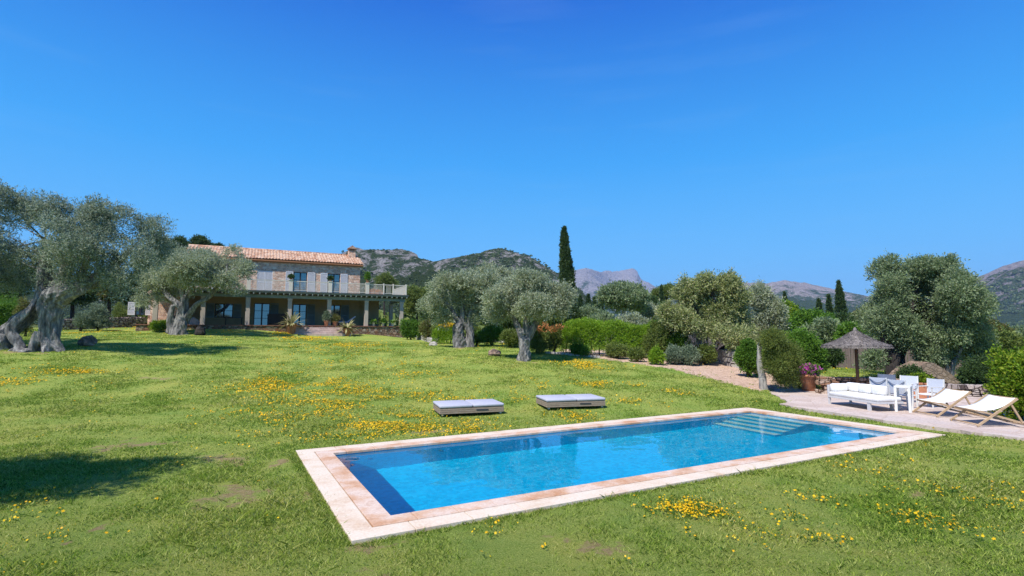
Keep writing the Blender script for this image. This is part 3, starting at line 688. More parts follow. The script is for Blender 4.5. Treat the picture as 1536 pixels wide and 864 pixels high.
# a wall end at the right of the porch with pillar
MB().box(10.95, 13.2, 4.75, 5.1, 0, 3.07).build('porch_side_wall', M['plaster'], villa)
def window(s0, s1, z0, z1, y, rows=3, name='window', parent=villa, mat='win_frame'):
    f = MB(); t = .075
    f.box(s0, s0 + t, y, y + .07, z0, z1); f.box(s1 - t, s1, y, y + .07, z0, z1)
    f.box(s0 + t, s1 - t, y, y + .07, z1 - t, z1); f.box(s0 + t, s1 - t, y, y + .07, z0, z0 + t)
    c_ = (s0 + s1) / 2; f.box(c_ - .07, c_ + .07, y - .01, y + .068, z0 + t, z1 - t)
    for k in range(1, rows):
        z = z0 + (z1 - z0) * k / rows; f.box(s0 + t, c_ - .07, y + .012, y + .06, z - .02, z + .02); f.box(c_ + .07, s1 - t, y + .012, y + .06, z - .02, z + .02)
    o_ = f.build(name, M[mat], parent)
    MB().box(s0 + .02, s1 - .02, y + .03, y + .04, z0 + .02, z1 - .02).build('pane', M['glass'], o_)
    return o_
def shutter(s0, s1, z0, z1, y, mat='shutter', parent=villa):
    f = MB(); t = .07; f.box(s0, s0 + t, y, y + .045, z0, z1); f.box(s1 - t, s1, y, y + .045, z0, z1)
    for a_, b_ in ((z0, z0 + .12), (z1 - .1, z1), ((z0 + z1) / 2 - .05, (z0 + z1) / 2 + .05)): f.box(s0 + t, s1 - t, y, y + .045, a_, b_)
    z = z0 + .14
    while z < z1 - .14:
        f.add([(s0 + t, y + .005, z), (s1 - t, y + .005, z), (s1 - t, y + .04, z + .05), (s0 + t, y + .04, z + .05)], [(0, 1, 2, 3)]); z += .055
    return f.build('shutter', M[mat], parent)
window(*W2, 3.30, 5.72, BW + .14, 3); window(*W3, 3.30, 5.72, BW + .14, 3)
shutter(W1[0], (W1[0] + W1[1]) / 2 - .01, 3.36, 5.7, BW + .02); shutter((W1[0] + W1[1]) / 2 + .01, W1[1], 3.36, 5.7, BW + .02)
shutter(-3.6, -2.96, 3.36, 5.7, BW + .02); shutter(-2.94, -2.3, 3.36, 5.7, BW + .02)
for a_, b_ in ((W2[0] - .78, W2[0] - .05), (W2[1] + .05, W2[1] + .8), (W3[0] - .76, W3[0] - .05), (W3[1] + .05, W3[1] + .78)):
    shutter(a_, b_, 3.34, 5.74, BW - .055)
for q in lo[:3]: window(q[0], q[1], .02, 2.32, BW + .12, 3, name='porch_door')
window(-3.0, -1.4, .8, 2.2, BW + .12, 2)
for a_, b_ in ((2.02, 2.78), (5.56, 6.35), (9.02, 9.85)): shutter(a_, b_, .06, 2.36, BW - .05, 'shutter_blue')
for a_, b_ in ((-2.9 - .8, -3.05), (-1.35, -.65)): shutter(a_, b_, .8, 2.2, BW - .05, 'shutter_blue')
# roof: two slopes of barrel tiles
def tile_slope(s0, s1, b0, z0, b1, z1, name, parent=villa, mat='roof'):
    pitch = .30; ns = int((s1 - s0) / pitch); per = 6
    S = np.linspace(s0, s1, ns * per + 1); L_ = math.hypot(b1 - b0, z1 - z0); nr = int(L_ / .38)
    V = []; rows = 0
    for r_ in range(nr + 1):
        for lift in ((0,) if r_ == nr else (0, 1)):
            t = (r_ + (0 if not lift else .98)) / nr
            t = min(t, 1); up_ = .03 * (1 - lift) if r_ < nr else .0
            b_ = b0 + (b1 - b0) * t; z_ = z0 + (z1 - z0) * t + up_
            wv = .11 * np.abs(np.sin(math.pi * (S - s0) / pitch)) + .02 * fbm(S * 1.3, S * 0 + r_ * .7, seed=4)
            V.append(np.stack([S, np.full_like(S, b_), z_ + wv], -1)); rows += 1
    V = np.concatenate(V); k = len(S); i = np.arange(rows * k).reshape(rows, k)
    return np_mesh(name, V, np.stack([i[:-1, :-1], i[:-1, 1:], i[1:, 1:], i[1:, :-1]], -1).reshape(-1, 4), M[mat], parent)
RB0, RBm, RB1 = BW - .36, 8.2, 12.6
tile_slope(-5.9, 11.25, RB0, 6.84, RBm, 8.42, 'roof'); tile_slope(-5.9, 11.25, RB1, 6.84, RBm, 8.42, 'rear_roof')
MB().tube([(-5.95, RBm, 8.45), (11.3, RBm, 8.45)], .12, 10).build('ridge_tiles', M['roof'], villa, True)
MB().box(-5.85, 11.2, RB0 + .02, BW - .002, 6.70, 6.82).box(-5.85, 11.2, RB0 + .2, BW - .002, 6.60, 6.695).build('eave', M['eave'], villa)
MB().add([(-5.85, RB0 + .1, 6.82), (11.2, RB0 + .1, 6.82), (11.2, RBm, 8.38), (-5.85, RBm, 8.38)], [(0, 1, 2, 3)]).add([(-5.85, RB1 - .1, 6.82), (11.2, RB1 - .1, 6.82), (11.2, RBm, 8.38), (-5.85, RBm, 8.38)], [(3, 2, 1, 0)]).build('roof_boards', M['eave'], villa)
for s_ in (-5.5, 10.55):
    g = MB(); n_ = [(BW, 6.752), (12.2, 6.752), (RBm, 8.33)]
    g.add([(s_, y, z) for y, z in n_] + [(s_ + .4, y, z) for y, z in n_], [(0, 1, 2), (5, 4, 3), (0, 3, 4, 1), (1, 4, 5, 2), (2, 5, 3, 0)]); g.build('gable', M['villa_stone'], villa)
cs_ = s_at(525, 7.3)
ch = MB().box(cs_ - .38, cs_ + .38, 6.9, 7.7, 7.2, 8.75).build('chimney', M['villa_stone'], villa)
hood = MB()
for sx in (-.38, .26): hood.box(cs_ + sx, cs_ + sx + .12, 6.9, 7.7, 8.752, 9.05)
hood.box(cs_ - .12, cs_ + .12, 7.2, 7.4, 8.752, 9.05)
hood.prism([(cs_ - .52, 9.052), (cs_ + .52, 9.052), (cs_, 9.42)], 6.75, 7.85); hood.build('chimney_hood', M['roof'], ch)
# balcony railing: posts and bays of balusters
RY = -.42; posts = [-7.3, -3.65, 0.0, 3.65, 7.3, 10.95]
for i, s_ in enumerate(posts):
    MB().box(s_ - .17, s_ + .17, RY - .12, RY + .22, 3.292, 4.36).box(s_ - .21, s_ + .21, RY - .16, RY + .26, 4.362, 4.44).build('balcony_pillar', M['rail'], villa, bevel=.01)
slim = [12.6, 13.6, 14.95]
for s_ in slim: MB().box(s_ - .07, s_ + .07, RY - .07, RY + .07, 3.292, 4.42).build('railing_post', M['rail'], villa)
allp = posts + slim
for a_, b_ in zip(allp[:-1], allp[1:]):
    pn = MB(); pn.box(a_ + .1, b_ - .08, RY - .03, RY + .03, 4.26, 4.33).box(a_ + .1, b_ - .08, RY - .02, RY + .02, 3.38, 3.43)
    x = a_ + .28
    while x < b_ - .2: pn.box(x, x + .028, RY - .014, RY + .014, 3.43, 4.26); x += .115
    pn.build('railing', M['rail'], villa)
pn = MB(); pn.box(14.92, 14.98, RY + .1, 5.2, 4.26, 4.33).box(14.93, 14.97, RY + .1, 5.2, 3.38, 3.43); y = RY + .2
while y < 5.2: pn.box(14.935, 14.965, y, y + .028, 3.43, 4.26); y += .115
pn.build('railing', M['rail'], villa)
MB().box(14.88, 15.02, 5.1, 5.24, 3.292, 4.42).build('railing_post', M['rail'], villa)
# steps down to the lawn
sa, sb = s_at(443, -1.2), s_at(520, -1.2)
for i in range(4):
    MB().box(sa - .12 * i, sb + .12 * i, -.52 - .36 * (i + 1) + (.0), -.50 - .36 * i, -1.6, -.20 * (i + 1) + .02).build('garden_step', M['stair'], villa, bevel=.02)
# one storey wing at the left
WGL = s_at(222, 3.2)
MB().box(WGL, -7.9, 3.2, 3.6, -1.0, 2.7).build('wing_wall', M['villa_stone'], villa)
MB().box(-7.9, -5.52, 1.4, 4.0, -.06, 2.6).build('wing_wall', M['villa_stone'], villa)
window(-9.3, -8.6, .9, 2.1, 3.12, 2); shutter(-9.9, -9.35, .9, 2.1, 3.1); shutter(-8.55, -8.0, .9, 2.1, 3.1)
tile_slope(WGL - .2, -6.9, 2.8, 2.75, 8.2, 4.5, 'wing_roof')
# ------- things on the porch and steps
def pot_prof(r, h): return [(r * .62, 0), (r * .68, .02 * h), (r * .9, .75 * h), (r, .84 * h), (r * 1.1, .86 * h), (r * 1.1, h), (r * .95, h), (r * .9, .9 * h)]
def potted(name, label, cat, p, r, h, mat, leaf, kind, ph, group=None, bloom=None, prad=None):
    t = thing(name, label, cat, p, 0, group)
    MB().lathe(pot_prof(r, h), 20).build('pot', M[mat], t, True)
    MB().lathe([(r * .9, h * .86), (r * .3, h * .9), (.01, h * .92)], 14, close=False).build('soil', M['mulch'], t, True)
    prad = prad or r * 1.3
    if kind == 'agave':
        n_ = 74; d = unit(rng.normal(0, 1, (n_, 3)) * [1, 1, .55] + [0, 0, .75]); d[:, 2] = np.abs(d[:, 2])
        Vv = []
        for q in d:
            sd_ = unit(np.cross(q, [0, 0, 1.0])); L_ = ph * rng.uniform(.55, 1.0); w_ = .06 + .03 * rng.random()
            pts = [np.array([0, 0, h * .9]) + q * L_ * t_ + np.array([0, 0, -1]) * .28 * ph * t_ ** 2.4 for t_ in (0, .35, .7, 1)]
            for a_, b_, wa, wb in ((0, 1, .5, 1), (1, 2, 1, .8), (2, 3, .8, .05)):
                Vv += [pts[a_] - sd_ * w_ * wa, pts[b_] - sd_ * w_ * wb, pts[b_] + sd_ * w_ * wb, pts[a_] + sd_ * w_ * wa]
        np_mesh('leaves', np.array(Vv), np.arange(len(Vv)).reshape(-1, 4), M[leaf], t)
    else:
        P, D = shell(np.array([[0, 0, h + ph * .4]]), np.array([[prad, prad, ph * .55]]), int(500), .1)
        V, Fq = leaves(P, D, 6, .12, .09, .02); np_mesh('leaves', V, Fq, M[leaf], t)
        if bloom:
            P, D = shell(np.array([[0, 0, h + ph * .42]]), np.array([[prad * 1.05, prad * 1.05, ph * .6]]), 260, .9, .6)
            V, Fq = leaves(P, D, 4, .03, .085, .035); np_mesh('blossom', V, Fq, M[bloom], t)
    return t
st = s_at(438, -1.9); g_ = hw(st, -1.75, 0)
potted('potted_agave', 'tall straggly agave in a clay pot left of the villa steps', 'potted plant', (g_[0], g_[1], tz(g_[0], g_[1]) - .03), .42, .85, 'terracotta', 'agave_leaf', 'agave', 1.9).scale = (1.2, 1.2, 1.15)
st = s_at(522, -1.9); g_ = hw(st, -1.75, 0)
potted('potted_agave', 'spiky dark plant in a clay pot right of the villa steps', 'potted plant', (g_[0], g_[1], tz(g_[0], g_[1]) - .03), .36, .7, 'terracotta', 'agave_leaf', 'agave', 1.7).scale = (1.1, 1.1, 1.1)
potted('potted_shrub', 'pale leafy plant in a terracotta pot on the villa steps top beside a pillar', 'potted plant', hw(s_at(490, -.3), -.32, .002), .24, .5, 'terracotta', 'silver_leaf', 'leafy', .95)
potted('potted_shrub', 'reddish bushy plant in a clay pot right of the pillar at the steps', 'potted plant', hw(s_at(503, -.3), -.28, .002), .26, .45, 'terracotta', 'rust_leaf', 'leafy', .6)
for u, lab in ((561, 'small palm in a white pot on the porch edge, nearest the porch middle'), (575, 'green plant in a white pot on the porch edge between two others'), (589, 'palm like plant in a white pot next to the porch corner pillar')):
    potted('potted_palm', lab, 'potted plant', hw(s_at(u, -.2), -.2, .002), .15, .42, 'white', 'green_leaf', 'agave', .75, 'white pots along the porch edge')
potted('balcony_plant', 'bushy plant on top of the balcony pillar at the end of the upper wall', 'potted plant', hw(10.95, RY + .05, 4.442), .17, .3, 'terracotta', 'green_leaf', 'leafy', .8)
potted('balcony_plant', 'small plant on the balcony pillar between the two open windows', 'potted plant', hw(7.3, RY + .05, 4.442), .14, .2, 'terracotta', 'dark_leaf', 'leafy', .25)
potted('balcony_plant', 'small plant on the balcony pillar left of the middle window', 'potted plant', hw(3.65, RY + .05, 4.442), .14, .2, 'terracotta', 'dark_leaf', 'leafy', .22)
t = thing('sideboard', 'dark wooden sideboard on the porch beside the glazed door', 'sideboard', hw(2.75, 2.6, .002), HR)
MB().box(-.95, .95, -.3, .3, .12, 1.15).build('cabinet', M['dark_furniture'], t, bevel=.02); MB().box(-1.02, 1.02, -.36, .36, 1.152, 1.2).build('top', M['dark_furniture'], t)
for sx in (-.9, .82):
    for sy in (-.28, .2): MB().box(sx, sx + .08, sy, sy + .08, 0, .118).build('leg', M['dark_furniture'], t)
t = thing('porch_lounger', 'pale reclining lounger on the porch beside the lit pillar', 'lounger', hw(9.2, 1.4, .002), HR)
MB().box(-1.0, .8, -.35, .35, .28, .36).build('frame', M['pine_wood'], t)
MB().prism([(-.95, .365), (.1, .365), (.9, .95), (.86, 1.05), (.06, .47), (-.95, .47)], -.33, .33).build('cushion', M['sling'], t, bevel=.02)
for sx in (-.95, .65):
    for sy in (-.33, .26): MB().box(sx, sx + .07, sy, sy + .07, 0, .279).build('leg', M['pine_wood'], t)
for k, (ss, bb, lab) in enumerate(((-1.2, 2.0, 'dark wooden table in the shade at the left end of the porch'), (12.2, 2.6, 'dark round backed bench in shade behind the white pots'))):
    t = thing('porch_table', lab, 'table', hw(ss, bb, .002), HR)
    MB().box(-.8, .8, -.45, .45, .70, .75).build('table_top', M['dark_furniture'], t)
    for sx in (-.72, .66):
        for sy in (-.4, .34): MB().box(sx, sx + .06, sy, sy + .06, 0, .699).build('leg', M['dark_furniture'], t)
t = thing('balcony_planter', 'long terracotta planter behind the balcony railing', 'planter', hw(12.0, 1.2, 3.292), HR)
MB().box(-.9, .9, -.2, .2, 0, .38).build('trough', M['terracotta'], t, bevel=.02)
P, D = shell(np.array([[0, 0, .45]]), np.array([[.85, .2, .12]]), 150, .2); V, Fq = leaves(P, D, 5, .1, .08, .02); np_mesh('leaves', V, Fq, M['orange_bloom'], t)

# ================================================================== garden furniture
def frame_from(p, q):
    """rotation about z that turns local x along p -> q"""
    return math.atan2(q[1] - p[1], q[0] - p[0])
# ---- two low daybeds on the lawn
def daybed(label, fl, fr, bl):
    a, b_, c_ = gp(*fl), gp(*fr), gp(*bl)
    L_ = 2.0; D_ = 1.25; rz = frame_from(a, b_); cx, cy_ = (a + b_)[:2] / 2; n_ = np.array([-math.sin(rz), math.cos(rz)])
    ctr = np.array([cx, cy_]) + n_ * D_ / 2; t = thing('daybed', label, 'daybed', (ctr[0], ctr[1], tz(*ctr) - .005), rz, 'low daybeds on the lawn'); t.scale = (1, 1, .82)
    f = MB()
    for k in range(3):
        z = .07 + k * .065
        f.box(-L_ / 2, L_ / 2, -D_ / 2, -D_ / 2 + .03, z, z + .058).box(-L_ / 2, L_ / 2, D_ / 2 - .03, D_ / 2, z, z + .058)
        f.box(-L_ / 2, -L_ / 2 + .03, -D_ / 2 + .031, D_ / 2 - .031, z, z + .058).box(L_ / 2 - .03, L_ / 2, -D_ / 2 + .031, D_ / 2 - .031, z, z + .058)
    f.build('frame', M['wicker'], t, bevel=.005)
    MB().box(-L_ / 2 + .04, L_ / 2 - .04, -D_ / 2 + .04, D_ / 2 - .04, .2, .262).build('base_panel', M['dark_line'], t)
    for x in (-L_ / 2 + .06, L_ / 2 - .12):
        for y in (-D_ / 2 + .06, D_ / 2 - .12): MB().box(x, x + .06, y, y + .06, 0, .07).build('leg', M['alu'], t)
    sp_ = .02
    for x0, x1 in ((-L_ / 2 - .01, sp_ - .012), (sp_ + .012, L_ / 2 + .01)):
        cu = MB().box(x0, x1, -D_ / 2 - .01, D_ / 2 + .01, .278, .385).build('mattress', M['grey_cushion'], t, True, bevel=.035)
        MB().box(x0 + .02, x1 - .02, -D_ / 2 + .004, D_ / 2 - .004, .264, .276).build('piping', M['dark_line'], cu)
    MB().box(.12, .5, -D_ / 2 - .012, -D_ / 2 - .002, .16, .20).build('handle', M['dark_line'], t)
    return t
daybed('low wooden daybed with pale grey mattress, nearer the yellow flowers', (663, 626), (753, 621), (643, 613))
daybed('low wooden daybed with pale grey mattress, nearer the tree trunks and pool middle', (826, 617), (903, 612), (800, 608))

# ---- sofa
L0, F0, R0_ = plane(1243, 606, PZ), plane(1316, 618, PZ), plane(1337, 609, PZ)
rz = frame_from(L0, F0)
SL, SW = 2.05, .95
side = np.array([-math.sin(rz), math.cos(rz)])               # away from the camera
ctr = (L0 + F0)[:2] / 2 + side * SW / 2
sofa = thing('garden_sofa', 'white cushioned garden sofa with open right end on the pale terrace', 'sofa', (ctr[0], ctr[1], PZ), rz)
MB().box(-SL / 2, SL / 2, -SW / 2, SW / 2, .235, .30).build('frame', M['alu'], sofa, bevel=.006)
MB().box(-SL / 2 - .002, -SL / 2 + .05, -SW / 2, SW / 2, .302, .66).build('end_panel', M['alu'], sofa, bevel=.006)
MB().box(-SL / 2 + .052, SL / 2 - .5, SW / 2 - .05, SW / 2, .302, .62).build('back_panel', M['alu'], sofa, bevel=.006)
for x in (-SL / 2 + .01, SL / 2 - .42):
    for y in (-SW / 2 + .012, SW / 2 - .1): MB().box(x, x + (.06 if x < 0 else .11), y, y + .06, 0, .234).build('leg', M['alu'], sofa)
MB().box(-SL / 2 + .055, SL / 2 + .01, -SW / 2 + .01, SW / 2 - .06, .302, .44).build('seat_cushion', M['cushion'], sofa, True, bevel=.045)
n3 = 3; cw = (SL - .5) / n3
for k in range(n3):
    x0 = -SL / 2 + .06 + k * cw
    c_ = MB().box(x0, x0 + cw - .012, SW / 2 - .27, SW / 2 - .055, .445, .74).build('back_cushion', M['cushion'], sofa, True, bevel=.06)
MB().box(-SL / 2 + .055, -SL / 2 + .22, -SW / 2 + .03, SW / 2 - .28, .445, .71).build('arm_cushion', M['cushion'], sofa, True, bevel=.06)

# ---- thatched parasol
pb_ = plane(1288, 592, PZ)
par = thing('thatched_parasol', 'weathered straw parasol on a single brown pole behind the sofa', 'parasol', (pb_[0], pb_[1], PZ))
MB().tube([(0, 0, 0), (0, 0, 2.35)], .06, 14).build('pole', M['pole'], par, True)
Yp = pb_[1]
zt = at(1288, 494, Yp)[2] - PZ; ze = at(1288, 518, Yp)[2] - PZ; rp = 44.0 * Yp / F_PX
nr, ns = 22, 96; V = []
for i in range(nr + 1):
    t = i / nr; r_ = max(.03, rp * (t ** 1.0)); z_ = zt - (zt - ze) * (t ** .92) - .06 * math.sin(t * math.pi)
    for k in range(ns):
        th = 2 * math.pi * k / ns; j = .022 * mnoise.noise(Vector((math.cos(th) * 9, math.sin(th) * 9, t * 4))) + .012 * rng.normal()
        e_ = (1 + (.03 * rng.normal() if i == nr else 0)); V.append((r_ * math.cos(th) * e_, r_ * math.sin(th) * e_, z_ + j + (rng.normal(0, .03) if i == nr else 0)))
V = np.array(V); i_ = np.arange(len(V)).reshape(nr + 1, ns); i2 = np.roll(i_, -1, axis=1)
Fq = np.stack([i_[:-1], i_[1:], i2[1:], i2[:-1]], -1).reshape(-1, 4)
can = np_mesh('canopy', V, Fq, M['thatch'], par, False)
so = can.modifiers.new('thickness', 'SOLIDIFY'); so.thickness = .07; so.offset = -1
# straw strands lying on the canopy and hanging at its rim
n_ = 5200; th = rng.random(n_) * 2 * math.pi; t = rng.random(n_) ** .5; 
rr_ = rp * t; zz = zt - (zt - ze) * t ** .92 - .06 * np.sin(t * math.pi) + .02
dr = np.stack([np.cos(th), np.sin(th), np.full(n_, -(zt - ze) / rp)], -1); dr = unit(dr + rng.normal(0, .12, (n_, 3)))
P = np.stack([rr_ * np.cos(th), rr_ * np.sin(th), zz], -1); sd_ = unit(np.cross(dr, [0, 0, 1.0])) * .006
LL = (.14 + .12 * rng.random((n_, 1))); LL = np.where(t[:, None] * rp + LL > rp * 1.03, (rp * 1.03 - t[:, None] * rp).clip(.03), LL)
V = np.stack([P - sd_, P + sd_, P + dr * LL + sd_, P + dr * LL - sd_], 1).reshape(-1, 3); V2, F2 = V, np.arange(len(V)).reshape(-1, 4)
k2 = 1500; th = rng.random(k2) * 2 * math.pi; P = np.stack([rp * np.cos(th), rp * np.sin(th), np.full(k2, ze - .01)], -1) * np.array([1, 1, 1])
dn = unit(np.stack([np.cos(th) * .5, np.sin(th) * .5, np.full(k2, -1.)], -1) + rng.normal(0, .2, (k2, 3))); sd_ = unit(np.cross(dn, np.stack([np.cos(th), np.sin(th), th * 0], -1))) * .008
LL = .05 + .08 * rng.random((k2, 1)); V3 = np.stack([P - sd_, P + sd_, P + dn * LL + sd_, P + dn * LL - sd_], 1).reshape(-1, 3)
V = np.concatenate([V2, V3]); np_mesh('straw_fringe', V, np.arange(len(V)).reshape(-1, 4), M['thatch'], par)
MB().tube([(0, 0, zt - .1), (0, 0, zt + .0), (0, 0, zt + .08)], [.10, .07, .02], 10).build('finial', M['thatch'], par, True)
for k in range(8):
    a_ = math.pi * k / 4; MB().bar((.05 * math.cos(a_), .05 * math.sin(a_), zt - .22), (rp * .92 * math.cos(a_), rp * .92 * math.sin(a_), ze - .0), .03, .03).build('rib', M['pole'], par)

# ---- garden chairs and table
def garden_chair(label, u, v, Y, face, arms=True, dark=False, rope=True):
    p = at(u, v, Y); t = thing('garden_chair', label, 'chair', (p[0], p[1], PZ), face, 'metal chairs round the white table')
    W_, D_ = .56, .52; mt = M['white'] if not dark else M['slate']
    for x in (-W_ / 2, W_ / 2 - .035):
        MB().box(x, x + .035, -D_ / 2, -D_ / 2 + .035, 0, .66).build('leg', mt, t)
        MB().bar((x + .017, D_ / 2 - .02, 0), (x + .017, D_ / 2 + .04, .93), .035, .035).build('leg', mt, t)
        if arms: MB().box(x - .005, x + .045, -D_ / 2 - .01, D_ / 2 + .01, .662, .685).build('armrest', mt, t)
    MB().box(-W_ / 2 + .036, W_ / 2 - .036, -D_ / 2, D_ / 2, .40, .44).build('seat', M['cushion'] if not dark else M['slate'], t, bevel=.01)
    MB().add([(-W_ / 2 + .04, D_ / 2 - .0, .47), (W_ / 2 - .04, D_ / 2 - .0, .47), (W_ / 2 - .04, D_ / 2 + .035, .92), (-W_ / 2 + .04, D_ / 2 + .035, .92),
              (-W_ / 2 + .04, D_ / 2 + .02, .47), (W_ / 2 - .04, D_ / 2 + .02, .47), (W_ / 2 - .04, D_ / 2 + .055, .92), (-W_ / 2 + .04, D_ / 2 + .055, .92)],
             [(0, 1, 2, 3), (7, 6, 5, 4), (0, 4, 5, 1), (1, 5, 6, 2), (2, 6, 7, 3), (3, 7, 4, 0)]).build('backrest', M['sling'] if not dark else M['slate'], t)
    st_ = MB().box(-W_ / 2 + .036, W_ / 2 - .036, D_ / 2 - .03, D_ / 2 - .005, .12, .15); st_.build('stretcher', mt, t)
    if rope:
        pts = [((-W_ / 2 + .02) + (W_ - .04) * k / 10, D_ / 2 + .075, .88 - .13 * math.sin(math.pi * k / 10)) for k in range(11)]
        MB().tube(pts, .013, 6).build('rope', M['rope'], t, True)
    return t
tp_ = plane(1350, 606, PZ)
fa = math.atan2(.7, .62)
table = None
tl = plane(1366, 619, PZ)
TW, TD = .70, .42; n_ = np.array([-math.sin(fa), math.cos(fa)]); x_ = np.array([math.cos(fa), math.sin(fa)])
tcx = tl[:2] + n_ * (TD / 2 - .03) + x_ * (TW / 2 - .03)
table = thing('garden_table', 'white metal table with square legs between the terrace chairs', 'table', (tcx[0], tcx[1], PZ), fa)
MB().box(-TW / 2, TW / 2, -TD / 2, TD / 2, .74, .79).build('table_top', M['white'], table, bevel=.006)
for x in (-TW / 2, TW / 2 - .07):
    for y in (-TD / 2, TD / 2 - .07): MB().box(x, x + .07, y, y + .07, 0, .739).build('leg', M['white'], table)
for lab, cu, cy_, ang, dk, rp_ in (
        ('white garden chair with draped rope on its back, nearest the table leg', 1347, 17.7, R(112), False, True),
        ('pale garden chair with draped rope directly behind the sofa end', 1318, 18.7, R(118), False, True),
        ('slate blue backed chair standing behind the sofa, furthest of the set', 1320, 19.9, R(-50), True, False),
        ('white high backed garden chair behind the table', 1352, 19.2, R(-55), False, False),
        ('white low armchair between the table and the square terracotta planter', 1386, 17.9, R(-75), False, False)):
    t = garden_chair(lab, 0, 500, 1, 0, dark=dk, rope=rp_); t.location = ((cu - 768) / F_PX * cy_, cy_, PZ); t.rotation_euler.z = ang

# ---- two deck chairs
def deckchair(label, near, far, toe):
    a_, b_ = plane(*near, PZ), plane(*far, PZ)
    wv = (a_ - b_)[:2]; W_ = min(np.linalg.norm(wv), 1.0); wv = wv / np.linalg.norm(wv)
    mid = (a_ + b_)[:2] / 2
    rz = math.atan2(wv[1], wv[0]) + R(90)                     # local -y towards the near foot, local x towards the head
    t = thing('deck_chair', label, 'deck chair', (mid[0], mid[1], PZ), rz, 'wooden deck chairs on the terrace')
    h = W_ / 2; s_ = toe; wd = M['pine_wood']
    for y in (-h, h):
        MB().bar((0, y, .02), (1.0 * s_, y, .74), .035, .055).build('rail', wd, t, bevel=.004)
        yy = y * .93
        MB().bar((.12 * s_, yy, .40), (1.42 * s_, yy, .02), .03, .05).build('rail', wd, t, bevel=.004)
        MB().bar((.84 * s_, y * .97, .61), (1.10 * s_, y * .97, .09), .03, .045).build('prop', wd, t, bevel=.004)
    for (x, z, yy) in ((.985 * s_, .73, h), (.13 * s_, .395, h * .93), (.05 * s_, .05, h), (1.38 * s_, .035, h * .93), (1.09 * s_, .10, h)):
        MB().tube([(x, -yy, z), (x, yy, z)], .02, 10).build('crossbar', wd, t, True)
    pr = []; K = 14
    for k in range(K + 1):
        u = k / K; x = (.985 - .855 * u) * s_; z = .735 + (.40 - .735) * u - .12 * math.sin(math.pi * u) * (1 - .2 * u); pr.append((x, z))
    v = []; ny_ = 8
    for x, z in pr:
        for j in range(ny_ + 1):
            yy = -h * .9 + 2 * h * .9 * j / ny_; v.append((x, yy, z + .02 - .012 * math.sin(math.pi * j / ny_)))
    fq = [(i * (ny_ + 1) + j, i * (ny_ + 1) + j + 1, (i + 1) * (ny_ + 1) + j + 1, (i + 1) * (ny_ + 1) + j) for i in range(K) for j in range(ny_)]
    c_ = MB().add(v, fq).build('canvas_seat', M['canvas'], t, True); so = c_.modifiers.new('thickness', 'SOLIDIFY'); so.thickness = .006
    return t
deckchair('white canvas wooden deck chair beside the garden table', (1409, 627), (1366, 618), 1.0)
deckchair('white canvas wooden deck chair next to the bright green shrub', (1468, 641), (1424, 631), 1.0)

# ---- petunia pot and square planter
p = plane(1213, 586, PZ); p[2] = PZ
potted('petunia_pot', 'large terracotta pot of pink petunias at the edge of the terrace', 'potted plant', p, .37, .70, 'terracotta', 'green_leaf', 'leafy', .36, bloom='pink_bloom', prad=.36)
p = plane(1389, 598, PZ); Yq = p[1]
t = thing('square_planter', 'square terracotta planter of green herbs behind the armchair', 'planter', (p[0], p[1] + .3, PZ), fa)
pl_ = MB(); hw_ = .33
for z0, z1, e_ in ((0, .52, 0), (.521, .60, .03)):
    q = hw_ + e_; pl_.box(-q, q, -q, -q + .05, z0, z1).box(-q, q, q - .05, q, z0, z1).box(-q, -q + .05, -q + .051, q - .051, z0, z1).box(q - .05, q, -q + .051, q - .051, z0, z1)
pl_.build('pot', M['terracotta'], t, bevel=.008); MB().box(-.27, .27, -.27, .27, .4, .53).build('soil', M['mulch'], t)
P, D = shell(np.array([[0, 0, .66]]), np.array([[.34, .34, .17]]), 500, .2); V, Fq = leaves(P, D, 6, .1, .07, .022); np_mesh('leaves', V, Fq, M['bright_leaf'], t)

# ================================================================== walls, rocks, fence
def rubble(name, label, cat, pts, h, wd, mat, size=.3, group=None, seed=0):
    """a low dry wall of single stones; pts are (x, y)"""
    rr = random.Random(seed); mb = MB(); base = min(tz(*p) for p in pts)
    for a_, b_ in zip(pts[:-1], pts[1:]):
        a_ = np.array(a_[:2]); b_ = np.array(b_[:2]); L_ = np.linalg.norm(b_ - a_); d = (b_ - a_) / L_; nrm = np.array([-d[1], d[0]])
        z = 0; row = 0
        while z < h:
            hh = size * rr.uniform(.55, .85); x = -rr.uniform(0, size)
            while x < L_:
                w_ = size * rr.uniform(.7, 1.5); c = a_ + d * (x + w_ / 2); g0 = tz(c[0], c[1]) - .08
                for q in ((-1, 1) if wd > size else (0,)):
                    cc = c + nrm * q * (wd / 2 - size * .3) + nrm * rr.uniform(-.03, .03)
                    vs = []; rx, ry, rz_ = w_ / 2 * .97, (wd / 2 if wd <= size else size * .5), hh / 2 * .97
                    for sx in (-1, 1):
                        for sy in (-1, 1):
                            for sz in (-1, 1):
                                o2 = d * sx * rx * rr.uniform(.82, 1) + nrm * sy * ry * rr.uniform(.8, 1.05)
                                vs.append((cc[0] + o2[0], cc[1] + o2[1], g0 + z + hh / 2 + sz * rz_ * rr.uniform(.8, 1)))
                    mb.add(vs, [(0, 1, 3, 2), (4, 6, 7, 5), (0, 4, 5, 1), (2, 3, 7, 6), (0, 2, 6, 4), (1, 5, 7, 3)])
                x += w_
            z += hh; row += 1
    o_ = mb.build(name, mat, None, bevel=.02); tag(o_, label, cat, group); return o_
